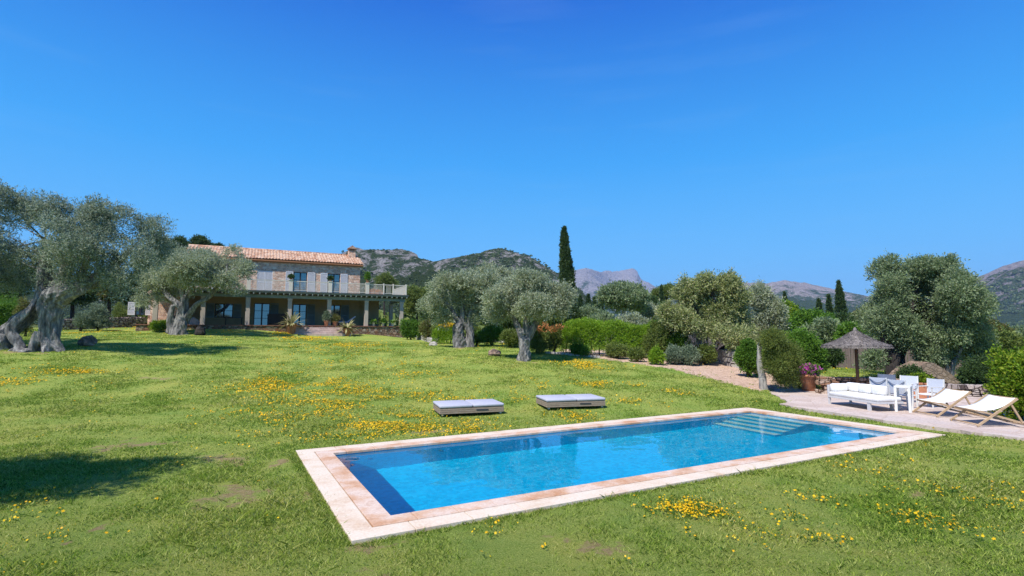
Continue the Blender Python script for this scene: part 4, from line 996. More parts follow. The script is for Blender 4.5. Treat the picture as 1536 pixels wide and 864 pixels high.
def rock(label, u, v, r, mat, sq=(1, .8, .6), cat='rock', name='boulder', seed=0, group=None, sink=.25):
    p = gp(u, v); mb = MB(); s_ = 14; n_ = 9; vs = []
    for i in range(n_ + 1):
        ph_ = math.pi * i / n_
        for k in range(s_):
            th = 2 * math.pi * k / s_; d = Vector((math.sin(ph_) * math.cos(th), math.sin(ph_) * math.sin(th), math.cos(ph_)))
            q = r * (1 + .35 * mnoise.noise(d * 1.3 + Vector((seed, 0, 0))) + .12 * mnoise.noise(d * 4 + Vector((seed, 3, 0))))
            vs.append((d.x * q * sq[0], d.y * q * sq[1], d.z * q * sq[2] + r * sq[2] * (1 - sink)))
    mb.add(vs, [(i * s_ + k, i * s_ + (k + 1) % s_, (i + 1) * s_ + (k + 1) % s_, (i + 1) * s_ + k) for i in range(n_) for k in range(s_)])
    o_ = mb.build(name, M[mat]); o_.location = tuple(p); tag(o_, label, cat, group); return o_
def gxy(u, v): q = gp(u, v); return (q[0], q[1])
rubble('dry_stone_wall', 'long low grey dry stone wall at the back of the lawn beyond the largest olive trunk', 'stone wall', [at(84, 480, 46)[:2], at(150, 480, 49)[:2], at(214, 484, 52)[:2]], .85, .5, M['dry_wall'], .38, seed=1)
rubble('dry_stone_wall', 'low reddish stone wall behind the petunia pot and parasol', 'stone wall', [(p_[0], p_[1]) for p_ in (np.array([12.9, 22.3]), np.array([15.2, 21.9]), np.array([16.4, 21.6]))], .62, .45, M['red_wall'], .24, seed=2)
rubble('dry_stone_wall', 'low pale stone wall running behind the deck chairs', 'stone wall', [(16.6, 21.7), (18.6, 20.9), (20.0, 20.2), (22.0, 19.4)], .42, .4, M['dry_wall'], .26, seed=3)
rubble('limestone_wall', 'rough white limestone wall under the blossoming tree on the soil bank', 'stone wall', [at(1058, 530, 32)[:2], at(1085, 545, 30.5)[:2], at(1112, 552, 29)[:2]], .85, .5, M['white_rock'], .45, seed=4)
rubble('garden_ledge', 'low white stone ledge between the villa corner shrubs and the split olive', 'stone wall', [gxy(629, 509), gxy(641, 511), gxy(653, 515)], .45, .5, M['white_rock'], .4, seed=5)
rubble('bed_edging', 'row of flat pale stones edging the bed under the bright hedge', 'edging', [gxy(825, 531), gxy(860, 534), gxy(900, 536)], .12, .3, M['white_rock'], .3, seed=6)
rock('small brown rock on the lawn beside the split trunk olive, by itself', 741, 534, .36, 'brown_rock', seed=1)
rock('dark rounded stump on the lawn right of the largest olive trunk', 131, 519, .42, 'brown_rock', (1, .8, .8), 'stump', 'tree_stump', 5)
rock('small pale rock with brown top by the white ledge', 650, 519, .28, 'white_rock', seed=7)
rock('dark knobbly stump at the foot of the olive in front of the villa', 300, 503, .42, 'bark_dark', (1, .8, 1.0), 'stump', 'tree_stump', 9)
rock('pale rock lying behind the forked olive trunk', 765, 517, .5, 'white_rock', (1.6, .7, .6), seed=11)
rock('white rounded garden stone beside the olive in front of the villa', 291, 493, .5, 'white_rock', (.9, .6, 1.2), seed=13)
# brushwood fence
fp = [at(1235, 560, 37), at(1300, 560, 36), at(1380, 560, 34), at(1465, 565, 32)]
fm = MB(); fr = random.Random(3)
for a_, b_ in zip(fp[:-1], fp[1:]):
    k = int(np.linalg.norm((b_ - a_)[:2]) / .09)
    for j in range(k):
        q = a_ + (b_ - a_) * j / k; g0 = tz(q[0], q[1]); hh = 1.55 + fr.uniform(-.08, .08); x, y = q[0] + fr.uniform(-.02, .02), q[1] + fr.uniform(-.02, .02)
        fm.add([(x - .05, y, g0 - .2), (x + .05, y - .02, g0 - .2), (x + .05, y - .02, g0 + hh), (x - .05, y, g0 + hh), (x, y + .05, g0 - .2), (x, y + .05, g0 + hh)],
               [(0, 1, 2, 3), (1, 4, 5, 2), (4, 0, 3, 5), (3, 2, 5)])
fence = thing('brushwood_fence', 'grey brushwood fence beyond the parasol and the tall right hand tree', 'fence', (fp[0][0], fp[0][1], tz(fp[0][0], fp[0][1])))
fm.build('screen', M['fence'], fence, off=(fp[0][0], fp[0][1], tz(fp[0][0], fp[0][1])))
for j in range(5):
    q = fp[0] + (fp[-1] - fp[0]) * j / 4; o_ = MB().tube([(q[0], q[1] - .12, tz(q[0], q[1]) - .2), (q[0], q[1] - .12, tz(q[0], q[1]) + 1.7)], .05, 8); o_.build('post', M['bark_dark'], fence, off=(fp[0][0], fp[0][1], tz(fp[0][0], fp[0][1])))
# sloping stone flank with a dark arch
Ym = 25.0
pr_ = [at(u, v, Ym) for u, v in [(1352, 588), (1354, 568), (1370, 553), (1392, 543), (1402, 545), (1426, 560), (1447, 576), (1454, 590)]]
base = np.array([pr_[0][0], Ym, tz(pr_[0][0], Ym)])
outl = [(p_[0] - base[0], p_[2] - base[2]) for p_ in pr_]; zb = -.4
arc_c = at(1377, 590, Ym)[0] - base[0]; ar = 16 * Ym / F_PX; az = .3
poly = [(outl[-1][0], zb)] + [(outl[-1][0], outl[-1][1])] + [q for q in outl[::-1][1:-1]] + [(outl[0][0], zb)]
arch = [(arc_c - ar, zb)] + [(arc_c - ar * math.cos(a_), az + ar * .75 * math.sin(a_)) for a_ in np.linspace(0, math.pi, 12)] + [(arc_c + ar, zb)]
sh = thing('stone_archway', 'sloping brown stone flank wall with a dark arch behind the square planter', 'archway', base)
MB().prism(poly + arch, 0, 1.1).build('flank_wall', M['mound'], sh)
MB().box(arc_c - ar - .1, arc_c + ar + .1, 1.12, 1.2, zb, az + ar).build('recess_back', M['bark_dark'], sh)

# ================================================================== olives and other trees
tree('olive_tree', 'largest grey green olive tree with huge gnarled leaning trunk at the left', 'tree', (75, 527),
     branches=[[(75, 530, 12), (71, 512, 10), (72, 490, 11), (75, 468, 13), (82, 450, 14), (98, 440, 12.5), (120, 431, 11), (145, 420, 7), (172, 398, 5), (195, 375, 3)],
               [(4, 532, 15), (4, 510, 13), (12, 492, 12), (26, 478, 11), (42, 463, 9.5), (54, 448, 8), (58, 432, 6), (50, 400, 4), (40, 355, 3)],
               [(46, 524, 5, -.5), (38, 510, 6, -.6), (33, 495, 6, -.6), (42, 480, 5.5, -.5), (52, 468, 5, -.4), (58, 452, 4, -.2), (62, 440, 4)],
               [(78, 452, 11), (88, 425, 8), (98, 390, 6), (96, 345, 3)], [(100, 436, 8), (126, 400, 5), (128, 345, 3)], [(70, 450, 9), (62, 425, 6), (66, 385, 4)],
               [(92, 531, 5), (84, 518, 7), (80, 500, 6), (80, 475, 7)], [(-14, 531, 9), (-2, 520, 9), (8, 508, 8)], [(16, 528, 8, -.5), (15, 515, 9, -.5), (18, 502, 7, -.4)], [(58, 529, 5, -.4), (60, 516, 5, -.4), (66, 498, 5, -.3)],
               [(34, 530, 4, -.7), (44, 526, 5, -.7), (60, 528, 4, -.7)]],
     blobs=[(22, 312, 42, 34), (50, 322, 30, 34), (84, 318, 22, 26), (150, 325, 26, 28), (90, 420, 34, 18), (20, 428, 26, 18), (-20, 425, 30, 20), (72, 330, 36, 34), (-45, 335, 58, 48), (125, 330, 34, 36), (172, 338, 36, 32), (214, 345, 26, 34), (60, 385, 46, 40), (0, 395, 46, 42),
            (118, 388, 42, 36), (172, 385, 42, 38), (222, 385, 22, 36), (135, 422, 44, 24), (192, 425, 32, 26), (-60, 400, 60, 56), (95, 360, 40, 40, 1.5), (150, 365, 40, 40, -1.8), (20, 360, 50, 44, -2.0), (190, 370, 34, 36, 1.8)],
     leaf='olive_leaf_dark', n=17500, per=9, L=.115, W=.019, sl=.36, k=8, remesh=.04, gnarl=.42, seg=22, f0=.26, f1=.42)
tree('olive_tree', 'grey green olive with thick forked trunk in front of the villa left end', 'tree', (268, 501),
     branches=[[(269, 503, 11), (271, 488, 8.5), (274, 470, 7), (276, 450, 5.5), (270, 425, 4), (264, 405, 3)], [(277, 484, 5), (284, 472, 4), (298, 457, 3.4), (318, 445, 3), (345, 412, 2)], [(272, 462, 5), (255, 445, 3.5), (238, 425, 2)],
               [(258, 503, 5.5), (256, 484, 4.5), (259, 468, 4), (262, 458, 3)], [(252, 500, 3), (253, 488, 2.5), (258, 474, 2.5)], [(276, 452, 4.5), (290, 425, 3), (292, 395, 2)]],
     blobs=[(248, 398, 34, 26), (290, 386, 38, 22), (332, 390, 34, 20), (358, 402, 22, 22), (238, 432, 32, 26), (288, 420, 36, 28), (334, 418, 34, 24), (226, 418, 24, 30), (215, 450, 16, 16), (352, 428, 20, 16), (270, 405, 40, 30, 2), (310, 405, 40, 28, -2)],
     leaf='olive_leaf', n=9000, per=9, L=.15, W=.026, sl=.42, k=8, remesh=.055, gnarl=.42, seg=18, f0=.26, f1=.42)
tree('olive_tree', 'grey green olive with split stump like trunk right of the villa', 'tree', (693, 521),
     branches=[[(690, 522, 11), (688, 505, 8.5), (688, 486, 7.5)], [(706, 522, 6.5), (705, 505, 5.5), (703, 490, 5), (702, 480, 4)], [(688, 490, 5), (680, 468, 3), (668, 452, 2)], [(701, 490, 4.5), (706, 465, 3), (715, 442, 2)], [(694, 488, 4.5), (694, 455, 2.5)]],
     blobs=[(664, 437, 24, 20), (692, 428, 26, 18), (716, 432, 24, 22), (656, 462, 22, 22), (690, 462, 28, 22), (726, 458, 22, 24), (735, 428, 18, 18), (700, 480, 24, 10), (668, 480, 16, 10)],
     leaf='olive_leaf', n=4400, per=9, L=.14, W=.025, sl=.4, k=8, remesh=.045, gnarl=.42, seg=18, f0=.26, f1=.44)
tree('olive_tree', 'olive with slender forked trunk on the lawn nearest the pool far side', 'tree', (787, 540),
     branches=[[(787, 541, 9.5), (786, 525, 8), (787, 508, 7.5)], [(783, 510, 5), (775, 486, 4), (764, 466, 3), (752, 455, 2)], [(791, 510, 5), (804, 484, 4), (816, 465, 3), (836, 454, 2)], [(788, 502, 5), (791, 470, 4), (795, 440, 2)]],
     blobs=[(768, 438, 26, 20), (800, 430, 26, 20), (830, 444, 24, 20), (758, 463, 22, 17), (800, 460, 32, 20), (840, 458, 18, 18), (786, 418, 16, 10), (742, 470, 18, 16), (746, 448, 18, 18), (850, 440, 14, 14)],
     leaf='olive_leaf', n=5600, per=9, L=.125, W=.02, sl=.34, k=8, remesh=.035, gnarl=.36, seg=18, f0=.26, f1=.44)
tree('olive_tree', 'olive crown rising between and behind the two trunks of the middle lawn', 'tree', (742, 505), Y=46,
     branches=[[(742, 505, 6), (742, 480, 5), (744, 455, 3)]],
     blobs=[(735, 428, 26, 22), (764, 425, 20, 20), (748, 415, 18, 10), (750, 450, 28, 22)], leaf='olive_leaf', n=3800, per=8, L=.2, W=.035, sl=.5)
tree('pale_tree', 'broad pale blossoming evergreen with dark trunk above the bare soil bank', 'tree', (1083, 546),
     branches=[[(1083, 547, 5), (1083, 530, 5), (1080, 505, 4.5), (1075, 470, 3), (1065, 430, 2)], [(1082, 515, 4), (1055, 485, 3), (1035, 455, 2)], [(1080, 505, 3.5), (1100, 475, 2.5)]],
     blobs=[(1035, 448, 22, 22), (1062, 430, 26, 20), (1088, 430, 18, 20), (1020, 480, 24, 20), (1060, 478, 32, 28), (1095, 475, 28, 26), (1110, 450, 18, 14), (1045, 500, 24, 14), (1085, 505, 28, 16), (1000, 470, 14, 14), (1118, 498, 14, 16)],
     leaf='pale_leaf', bark='bark_dark', n=8500, per=9, L=.15, W=.03, sl=.4, k=9, f0=.28, f1=.45)
tree('olive_tree', 'silvery olive crown right of the pale blossoming evergreen', 'tree', (1140, 540), Y=35,
     branches=[[(1138, 540, 4), (1138, 500, 3), (1135, 460, 2)]],
     blobs=[(1128, 448, 18, 18), (1142, 470, 22, 22), (1128, 500, 18, 18), (1150, 495, 20, 18)], leaf='olive_leaf', n=3600, per=8, L=.16, W=.03, sl=.42)
tree('tall_tree', 'tallest grey green tree with leaning dark trunk behind the parasol', 'tree', (1337, 572), Y=27,
     branches=[[(1337, 575, 9), (1340, 550, 8.5), (1345, 520, 8), (1360, 480, 5), (1375, 430, 3)], [(1340, 545, 6), (1325, 515, 4), (1325, 470, 2.5)], [(1345, 520, 6), (1385, 490, 4), (1410, 440, 2.5)], [(1358, 572, 5), (1352, 545, 5), (1360, 520, 4)]],
     blobs=[(1342, 408, 22, 20), (1378, 410, 24, 20), (1408, 404, 22, 18), (1328, 438, 20, 24), (1368, 440, 36, 28), (1410, 436, 24, 24), (1340, 480, 36, 28), (1388, 480, 42, 28), (1420, 470, 14, 20), (1345, 512, 34, 18), (1400, 512, 34, 20), (1312, 490, 14, 20), (1310, 540, 12, 16), (1395, 418, 24, 24), (1360, 460, 40, 34, 1.8), (1395, 450, 36, 34, -1.8)],
     leaf='grey_leaf', bark='bark_dark', n=15000, per=9, L=.12, W=.024, sl=.36, k=9, f0=.25, f1=.42)
tree('olive_tree', 'smaller soft olive with several thin trunks beside the sloping stone flank', 'tree', (1425, 570), Y=26,
     branches=[[(1424, 572, 3), (1420, 550, 2.5), (1412, 525, 2)], [(1427, 572, 3), (1430, 548, 2.5), (1442, 520, 2)], [(1425, 572, 2.5), (1426, 540, 2)]],
     blobs=[(1415, 500, 22, 20), (1445, 495, 24, 20), (1465, 515, 22, 22), (1430, 525, 28, 20), (1400, 530, 18, 14), (1475, 540, 16, 16), (1440, 475, 20, 10)], leaf='grey_leaf', n=5200, per=8, L=.12, W=.022, sl=.36, up=-.1)
# tree stump trunk with soft foliage by the terrace corner
tree('feathery_tree', 'small pale trunked tree with soft feathery foliage at the terrace corner', 'tree', (1144, 583),
     branches=[[(1145, 584, 6.5), (1143, 565, 5), (1140, 545, 4), (1138, 517, 2.2)], [(1142, 552, 2.5), (1152, 535, 1.6), (1160, 518, 1)]],
     blobs=[(1154, 520, 13, 16, -.5), (1166, 538, 18, 20, -.5), (1168, 562, 18, 14, -.3), (1148, 512, 9, 10, -.5), (1174, 550, 12, 18, -.2), (1158, 545, 12, 18, -.6)], leaf='bush_olive', bark='bark_pale', n=8200, per=9, L=.10, W=.010, sl=.3, gnarl=.2, depth=.6)
# off the left edge: the tree whose shadow lies on the near lawn
b_ = np.array([-12.6, 5.6, tz(-12.6, 5.6)])
t = thing('olive_tree', 'tall olive tree just outside the left edge that shades the near lawn', 'tree', b_)
tk = MB().tube(catmull([(0, 0, -.2), (.1, .1, 1.2), (.5, .3, 3.0), (1.3, .9, 5.2)], 5), list(np.linspace(.4, .12, 16)), 16, .3)
bc = np.array([[1.2, .7, 5.6], [0.0, .4, 5.7], [2.3, 1.0, 5.4], [1.2, 1.8, 5.5], [.6, -.4, 5.4], [-1.2, .4, 5.5], [3.2, 1.0, 5.3], [2.3, .0, 5.4]])
for q in bc: tk.tube([(.5, .3, 3.0), tuple((q + [.5, .3, 3.0]) / 2 + [0, 0, .3]), tuple(q)], [.09, .06, .02], 6)
tk.build('trunk', M['bark'], t, True)
sc, sr = subclumps(bc, np.array([[1.25, 1.1, .9]] * 8), 8)
P, D = shell(sc, sr, 7500); V, Fq = leaves(P, D, 9, .36, .11, .02); np_mesh('crown', V, Fq, M['olive_leaf_dark'], t)

# ---- cypresses
def cypress(label, u, vt, vb, Y, wpx, n=3000, group=None, low=None, L=.16, name='cypress_tree'):
    pt, pb = at(u, vt, Y), at(u, vb, Y); g0 = tz(pb[0], pb[1]); px = Y / F_PX; H_ = pt[2] - g0; r_ = wpx * px / 2
    t = thing(name, label, 'cypress', (pb[0], pb[1], g0), 0, group)
    MB().tube([(0, 0, -.2), (0, 0, H_ * .5), (0, 0, H_ * .95)], [r_ * .22, r_ * .15, .02], 8).build('trunk', M['bark_dark'], t, True)
    z = rng.random(n) ** .85; th = rng.random(n) * 2 * math.pi
    prof = np.interp(z, [0, .04, .12, .45, .75, .92, 1], [.35, .75, 1, .95, .7, .35, .02])
    lump = 1 + .30 * fbm(np.cos(th) * 1.6 + 5, np.sin(th) * 1.6, z * H_ / r_ * .55, oct=4, seed=int(u), gain=.7)
    rr_ = r_ * prof * lump * (.75 + .25 * rng.random(n) ** .5)
    P = np.stack([rr_ * np.cos(th), rr_ * np.sin(th), z * H_ * .985 + .05], -1)
    if low:
        k = n // 2; q = unit(rng.normal(0, 1, (k, 3))); f = low[0] * px; P2 = q * (.6 + .4 * rng.random((k, 1)) ** .5) * [f, f, low[1] * px]; P2[:, 2] += low[2] * H_; P = np.concatenate([P, P2])
    D = unit(np.stack([P[:, 0] * .5 / r_, P[:, 1] * .5 / r_, np.full(len(P), 1.0)], -1) + rng.normal(0, .22, P.shape)); P[:, 0] += .25 * r_ * np.sin(P[:, 2] / H_ * 5)
    V, Fq = leaves(P, D, 7, .3, L, L * .24, .35); np_mesh('crown', V, Fq, M['cypress_leaf'], t); return t
cypress('tall slim dark cypress standing against the sky beyond the lawn', 850, 343, 500, 52, 19, 5200, low=(20, 26, .16))
grp = 'small distant cypresses'
cypress('pointed cypress, largest of three above the thatched parasol', 1264, 423, 500, 75, 15, 2200, grp, L=.22)
cypress('slim cypress just left of the largest distant pointed one', 1247, 444, 500, 80, 9, 1200, grp, L=.25)
cypress('short dark cypress at the left end of the distant cypress row', 1232, 450, 500, 85, 11, 1200, grp, L=.25)
for u, vt, wp, lab in ((872, 446, 9, 'small cypress just right of the tall slim one'), (884, 444, 8, 'thin distant cypress beside the wide grey green tree'), (893, 448, 7, 'faint thin cypress touching the wide grey green tree'),
                       (994, 430, 6, 'thin cypress tip above the dark rounded pine'), (902, 440, 6, 'thin pale cypress rising through the wide grey green tree'), (1180, 440, 6, 'dark cypress tip above the mid distance green shrubs')):
    cypress(lab, u, vt, 490, 85, wp, 700, grp, L=.28)

# ---- background trees, each its own thing
def bgt(name, label, u, v, ru, rv, Y, leaf, n=2200, L=.24, W=.05, vb=500, lumps=3, cat='tree', k=7, bark='bark_dark', trunk=True, **kw):
    rr = random.Random(int(u * 7 + v)); bl = [(u, v, ru * .72, rv * .75, 0)]
    for q in range(lumps): a_ = rr.uniform(-.2, math.pi + .2); bl.append((u + ru * .55 * math.cos(a_), v - rv * .35 * math.sin(a_) + rr.uniform(0, rv * .3), ru * .5, rv * .55))
    br = [[(u, vb, max(1.5, ru * .09)), (u + rr.uniform(-2, 2), (v + vb) / 2, max(1.2, ru * .07)), (u, v, max(.8, ru * .05))]] if trunk else ()
    return tree(name, label, cat, (u, vb), Y=Y, branches=br, blobs=bl, leaf=leaf, bark=bark, n=n, per=7, sl=L * 2.2, L=L, W=W, k=k, **kw)
bgt('pine_tree', 'dark pine on the skyline just left of the villa roof', 262, 368, 22, 20, 80, 'dark_leaf', vb=480)
bgt('pine_tree', 'dark pine behind the villa roof left end, right of another pine', 298, 368, 18, 16, 82, 'dark_leaf', vb=480)
bgt('pine_tree', 'small dark pine top just over the villa roof tiles', 324, 376, 12, 10, 84, 'dark_leaf', 1200, vb=480)
bgt('pine_tree', 'bushy dark pine seen low behind the balcony end', 578, 424, 14, 16, 88, 'bush_olive', 1500, vb=480)
bgt('shade_tree', 'dark leafy tree behind the largest olive, far left', 20, 425, 50, 34, 52, 'dark_leaf', 3800, vb=490)
bgt('shade_tree', 'dark leafy tree behind the olives beyond the low grey wall', 108, 440, 34, 26, 56, 'dark_leaf', 3000, vb=488)
bgt('shade_tree', 'dark brownish green tree above the low grey wall', 165, 437, 30, 34, 58, 'rust_leaf', 3000, vb=488)
bgt('shade_tree', 'dark green tree beside the ivy covered pillar', 205, 442, 24, 32, 60, 'dark_leaf', 2600, vb=488)
bgt('shade_tree', 'dark tree between the two left olives above the villa wing', 232, 405, 24, 38, 64, 'dark_leaf', 2600, vb=488)
bgt('leafy_tree', 'fresh green tree just right of the villa porch corner', 625, 455, 24, 26, 66, 'bush_olive', 3000, vb=500)
bgt('leafy_tree', 'olive green tree behind the villa corner shrubs', 650, 468, 20, 22, 58, 'grey_leaf', 2400, vb=500)
bgt('leafy_tree', 'dark green tree low behind the split trunk olive', 665, 480, 40, 16, 54, 'dark_leaf', 2600, vb=505)
bgt('leafy_tree', 'dark green tree low behind the forked olive trunk', 765, 480, 40, 22, 54, 'dark_leaf', 2800, vb=505)
bgt('leafy_tree', 'green tree left of the tall slim cypress base', 815, 478, 26, 28, 50, 'bush_olive', 2600, vb=510)
bgt('leafy_tree', 'dull green tree right of the tall slim cypress base', 885, 480, 24, 22, 60, 'grey_leaf', 2400, vb=505)
bgt('carob_tree', 'wide grey green tree standing above the bright clipped hedge', 935, 448, 42, 32, 50, 'grey_leaf', 6800, L=.2, vb=500, lumps=6, k=9, bark='bark_pale')
bgt('pine_tree', 'dark rounded pine between the wide tree and the pale blossoming one', 1000, 442, 26, 14, 90, 'bush_olive', 2200, vb=500)
bgt('leafy_tree', 'grey tree under the pine, above the clipped hedge right end', 985, 475, 24, 20, 52, 'olive_leaf', 2600, vb=505)
bgt('leafy_tree', 'grey green tree low between the tall cypress and the wide tree', 905, 490, 22, 16, 45, 'grey_leaf', 2400, vb=505)
bgt('leafy_tree', 'olive green tree right behind the bright clipped hedge middle', 948, 492, 24, 16, 43, 'olive_leaf', 2400, vb=505)
bgt('leafy_tree', 'dark green tree between the wide tree and the pale blossoming one', 975, 462, 16, 18, 62, 'dark_leaf', 2000, vb=505)
bgt('leafy_tree', 'yellow green domed tree behind the silvery olive', 1175, 472, 28, 18, 56, 'bright_leaf', 2400, vb=515)
bgt('leafy_tree', 'mid green rounded tree in front of the distant cypresses', 1215, 488, 30, 20, 48, 'green_leaf', 3000, vb=530)
bgt('leafy_tree', 'grey green rounded tree left of the parasol top', 1238, 502, 26, 22, 42, 'grey_leaf', 3000, vb=545)
bgt('leafy_tree', 'dark tree between the parasol top and the largest distant cypress', 1262, 492, 22, 18, 52, 'dark_leaf', 2200, vb=535)
bgt('leafy_tree', 'dusty reddish tree just above the parasol point', 1292, 482, 18, 18, 60, 'rust_leaf', 1800, vb=530)
bgt('leafy_tree', 'bright green tree right above the parasol canopy', 1275, 505, 18, 16, 40, 'green_leaf', 1800, vb=545)
bgt('leafy_tree', 'dark olive green tree filling the view under the tall right hand tree', 1300, 520, 22, 20, 44, 'dark_leaf', 2400, vb=555)
bgt('leafy_tree', 'reddish brown tree right of the tall right hand tree', 1483, 503, 22, 20, 52, 'rust_leaf', 2400, vb=545)
bgt('leafy_tree', 'green tree behind the dark rounded shrub on the right', 1505, 515, 20, 20, 46, 'bush_olive', 2400, vb=560)
bgt('leafy_tree', 'grey green tree at the right edge under the field', 1528, 505, 20, 14, 70, 'grey_leaf', 2000, vb=540)
bgt('leafy_tree', 'dark green tree at the far right behind the yellow green shrub', 1560, 520, 30, 26, 46, 'dark_leaf', 2400, vb=570)

# ---- shrubs and hedges
def shrub(label, u, v, ru, rv, Y, leaf, n=2200, L=.09, W=.022, name='shrub', cat='shrub', group=None, lumps=4, k=8, stems=True, inner=.45, core=True, base_v=None):
    rr = random.Random(int(u * 3 + v * 11)); px = Y / F_PX
    c = at(u, v, Y); g0 = tz(c[0], c[1])
    t = thing(name, label, cat, (c[0], c[1], g0), 0, group); b = np.array([c[0], c[1], g0])
    top = c[2] + rv * px; H_ = max(top - g0, .3); rx = ru * px
    cs = [[0, 0, H_ * .5]]; rs = [[rx * .75, rx * .7, H_ * .46]]
    for q in range(lumps):
        a_ = rr.uniform(0, 2 * math.pi); cs.append([rx * .5 * math.cos(a_), rx * .45 * math.sin(a_), H_ * rr.uniform(.32, .62)]); rs.append([rx * .5, rx * .5, H_ * .36])
    cs, rs = np.array(cs), np.array(rs); sc, sr = subclumps(cs, rs, k, .35, .5)
    P, D = shell(sc, sr, n, inner=inner, up=.45); P[:, 2] = np.abs(P[:, 2]) + .02
    V, Fq = leaves(P, D, 7, L * 2.4, L, W); np_mesh('foliage', V, Fq, M[leaf], t)
    if stems:
        mb = MB()
        for q in range(7):
            a_ = rr.uniform(0, 2 * math.pi); e_ = (rx * .6 * math.cos(a_), rx * .6 * math.sin(a_), H_ * rr.uniform(.5, .8))
            mb.tube([(rr.uniform(-.1, .1), rr.uniform(-.1, .1), -.1), (e_[0] * .4, e_[1] * .4, H_ * .35), e_], [.03, .02, .008], 5)
        mb.build('stem', M['bark_dark'], t, True)
    return t
def hedge(label, us, vt, Y, hpx, dep, leaf, n, L=.07, W=.02, name='hedge', cat='hedge', ncl=None):
    """clipped hedge from picture column us[0] to us[1]; vt its top"""
    a_, b_ = at(us[0], vt[0], Y[0]), at(us[1], vt[1], Y[1]); m_ = (a_ + b_) / 2; g0 = tz(m_[0], m_[1]); b0 = np.array([m_[0], m_[1], g0])
    t = thing(name, label, cat, b0); d = (b_ - a_)[:2]; L_ = np.linalg.norm(d); d = d / L_; nr = np.array([-d[1], d[0]])
    u = rng.random(n); ph_ = rng.random(n) * math.pi; top = a_[2] + (b_[2] - a_[2]) * u
    gz = terrain(a_[0] + (b_ - a_)[0] * u, a_[1] + (b_ - a_)[1] * u); Hh = np.maximum(top - gz, .4)
    Hh = Hh * (1 + .10 * fbm(u * L_ / 1.3, u * 0, oct=3, seed=6)); q = (.72 + .28 * rng.random(n) ** .5) * (1 + .10 * fbm(u * L_ / .8, ph_ * 2, oct=3, seed=7))
    ce = lambda x: np.sign(x) * np.abs(x) ** .55
    end = np.clip(np.minimum(u, 1 - u) * L_ / .6, .0, 1) ** .4
    off = ce(np.cos(ph_)) * dep / 2 * q * end; zz = ce(np.sin(ph_)) * Hh * q * (.6 + .4 * end)
    X = a_[0] + (b_ - a_)[0] * u + nr[0] * off; Yy = a_[1] + (b_ - a_)[1] * u + nr[1] * off
    P = np.stack([X, Yy, gz + zz], -1) - b0
    nD = np.stack([nr[0] * np.cos(ph_), nr[1] * np.cos(ph_), np.sin(ph_)], -1)
    D = unit(nD + rng.normal(0, .6, (n, 3)) + [0, 0, .3]); V, Fq = leaves(P, D, 6, L * 2, L, W); np_mesh('foliage', V, Fq, M[leaf], t)
    mb = MB()
    for q in range(int(L_ / .5)):
        uu = (q + .5) / int(L_ / .5); p_ = a_ + (b_ - a_) * uu; g_ = tz(p_[0], p_[1]); h_ = p_[2] - g_
        mb.tube([(p_[0] - b0[0], p_[1] - b0[1], g_ - b0[2] - .1), (p_[0] - b0[0] + .1, p_[1] - b0[1] + .1, g_ - b0[2] + h_ * .7)], [.04, .015], 5)
    mb.build('stem', M['bark_dark'], t, True); return t
hedge('bright green rounded hedge running right from the forked olive', (842, 990), (484, 487), (31.5, 32), 40, 2.2, 'hedge_leaf', 9500, L=.08)
hedge('green hedge continuing behind the low shrubs towards the bare twig bush', (966, 1062), (484, 492), (33.5, 33.5), 40, 2.0, 'green_leaf', 6500, L=.08)
hedge('low green hedge topped with yellow flowers behind the split trunk olive', (652, 690), (491, 493), (41, 40), 20, 1.2, 'hedge_leaf', 2600, L=.09)
P_ = at(671, 489, 40.3); t = thing('yellow_flower_bed', 'strip of yellow blossom on top of the low hedge by the split trunk', 'flowers', (P_[0], P_[1], P_[2]))
P, D = shell(np.array([[.1, 0, .0]]), np.array([[.72, .45, .16]]), 420, .5, .8); V, Fq = leaves(P, D, 4, .06, .07, .035); np_mesh('blossom', V, Fq, M['yellow_bloom'], t)
hedge('low hedge behind the yellow flowering one, duller green', (648, 720), (482, 484), (46, 45), 20, 1.2, 'bush_olive', 2600, L=.1)
hedge('clipped green hedge at the far left edge behind the largest trunk', (-30, 36), (458, 462), (38, 40), 30, 1.6, 'green_leaf', 3800, L=.1)
shrub('dark green rounded shrub at the villa porch corner', 616, 500, 16, 20, 53, 'green_leaf', 2600, L=.12, W=.03)
shrub('reddish green shrub between porch corner shrub and low hedges', 643, 495, 12, 12, 48, 'rust_leaf', 1500, L=.12, W=.03)
shrub('bright fresh green shrub right of the split olive trunk', 737, 500, 19, 12, 37, 'green_leaf', 2600)
shrub('yellowish shrub behind the forked olive trunk on its left', 766, 508, 18, 12, 35, 'bush_olive', 2200)
shrub('small green shrub close to the split trunk right side', 715, 508, 10, 9, 38, 'green_leaf', 1300)
shrub('tall straggly shrub with orange blossom right of the forked olive', 806, 512, 16, 18, 31, 'bush_olive', 2600)
shrub('straggly grey green shrub touching the bright hedge left end', 832, 510, 13, 18, 31.5, 'bush_olive', 1800)
P_ = at(828, 497, 30.6); t = thing('orange_flowers', 'loose orange blossom heads over the straggly shrubs by the forked olive', 'flowers', P_)
P, D = shell(np.array([[-.9, 0, .0], [-.45, .1, .25], [.4, 0, .15], [-.1, -.1, .05]]), np.array([[.3, .3, .2]] * 4), 130, .2, .8); V, Fq = leaves(P, D, 5, .1, .10, .03); np_mesh('blossom', V, Fq, M['orange_bloom'], t)
shrub('olive green shrub at the right end of the bright hedge', 984, 504, 20, 22, 30.6, 'bush_olive', 3400)
shrub('bright green shrub between olive green shrub and bare twig bush', 1012, 500, 24, 20, 30.5, 'green_leaf', 2600)
shrub('yellow green shrub behind the bare twig bush', 1035, 492, 22, 18, 35, 'hedge_leaf', 2600)
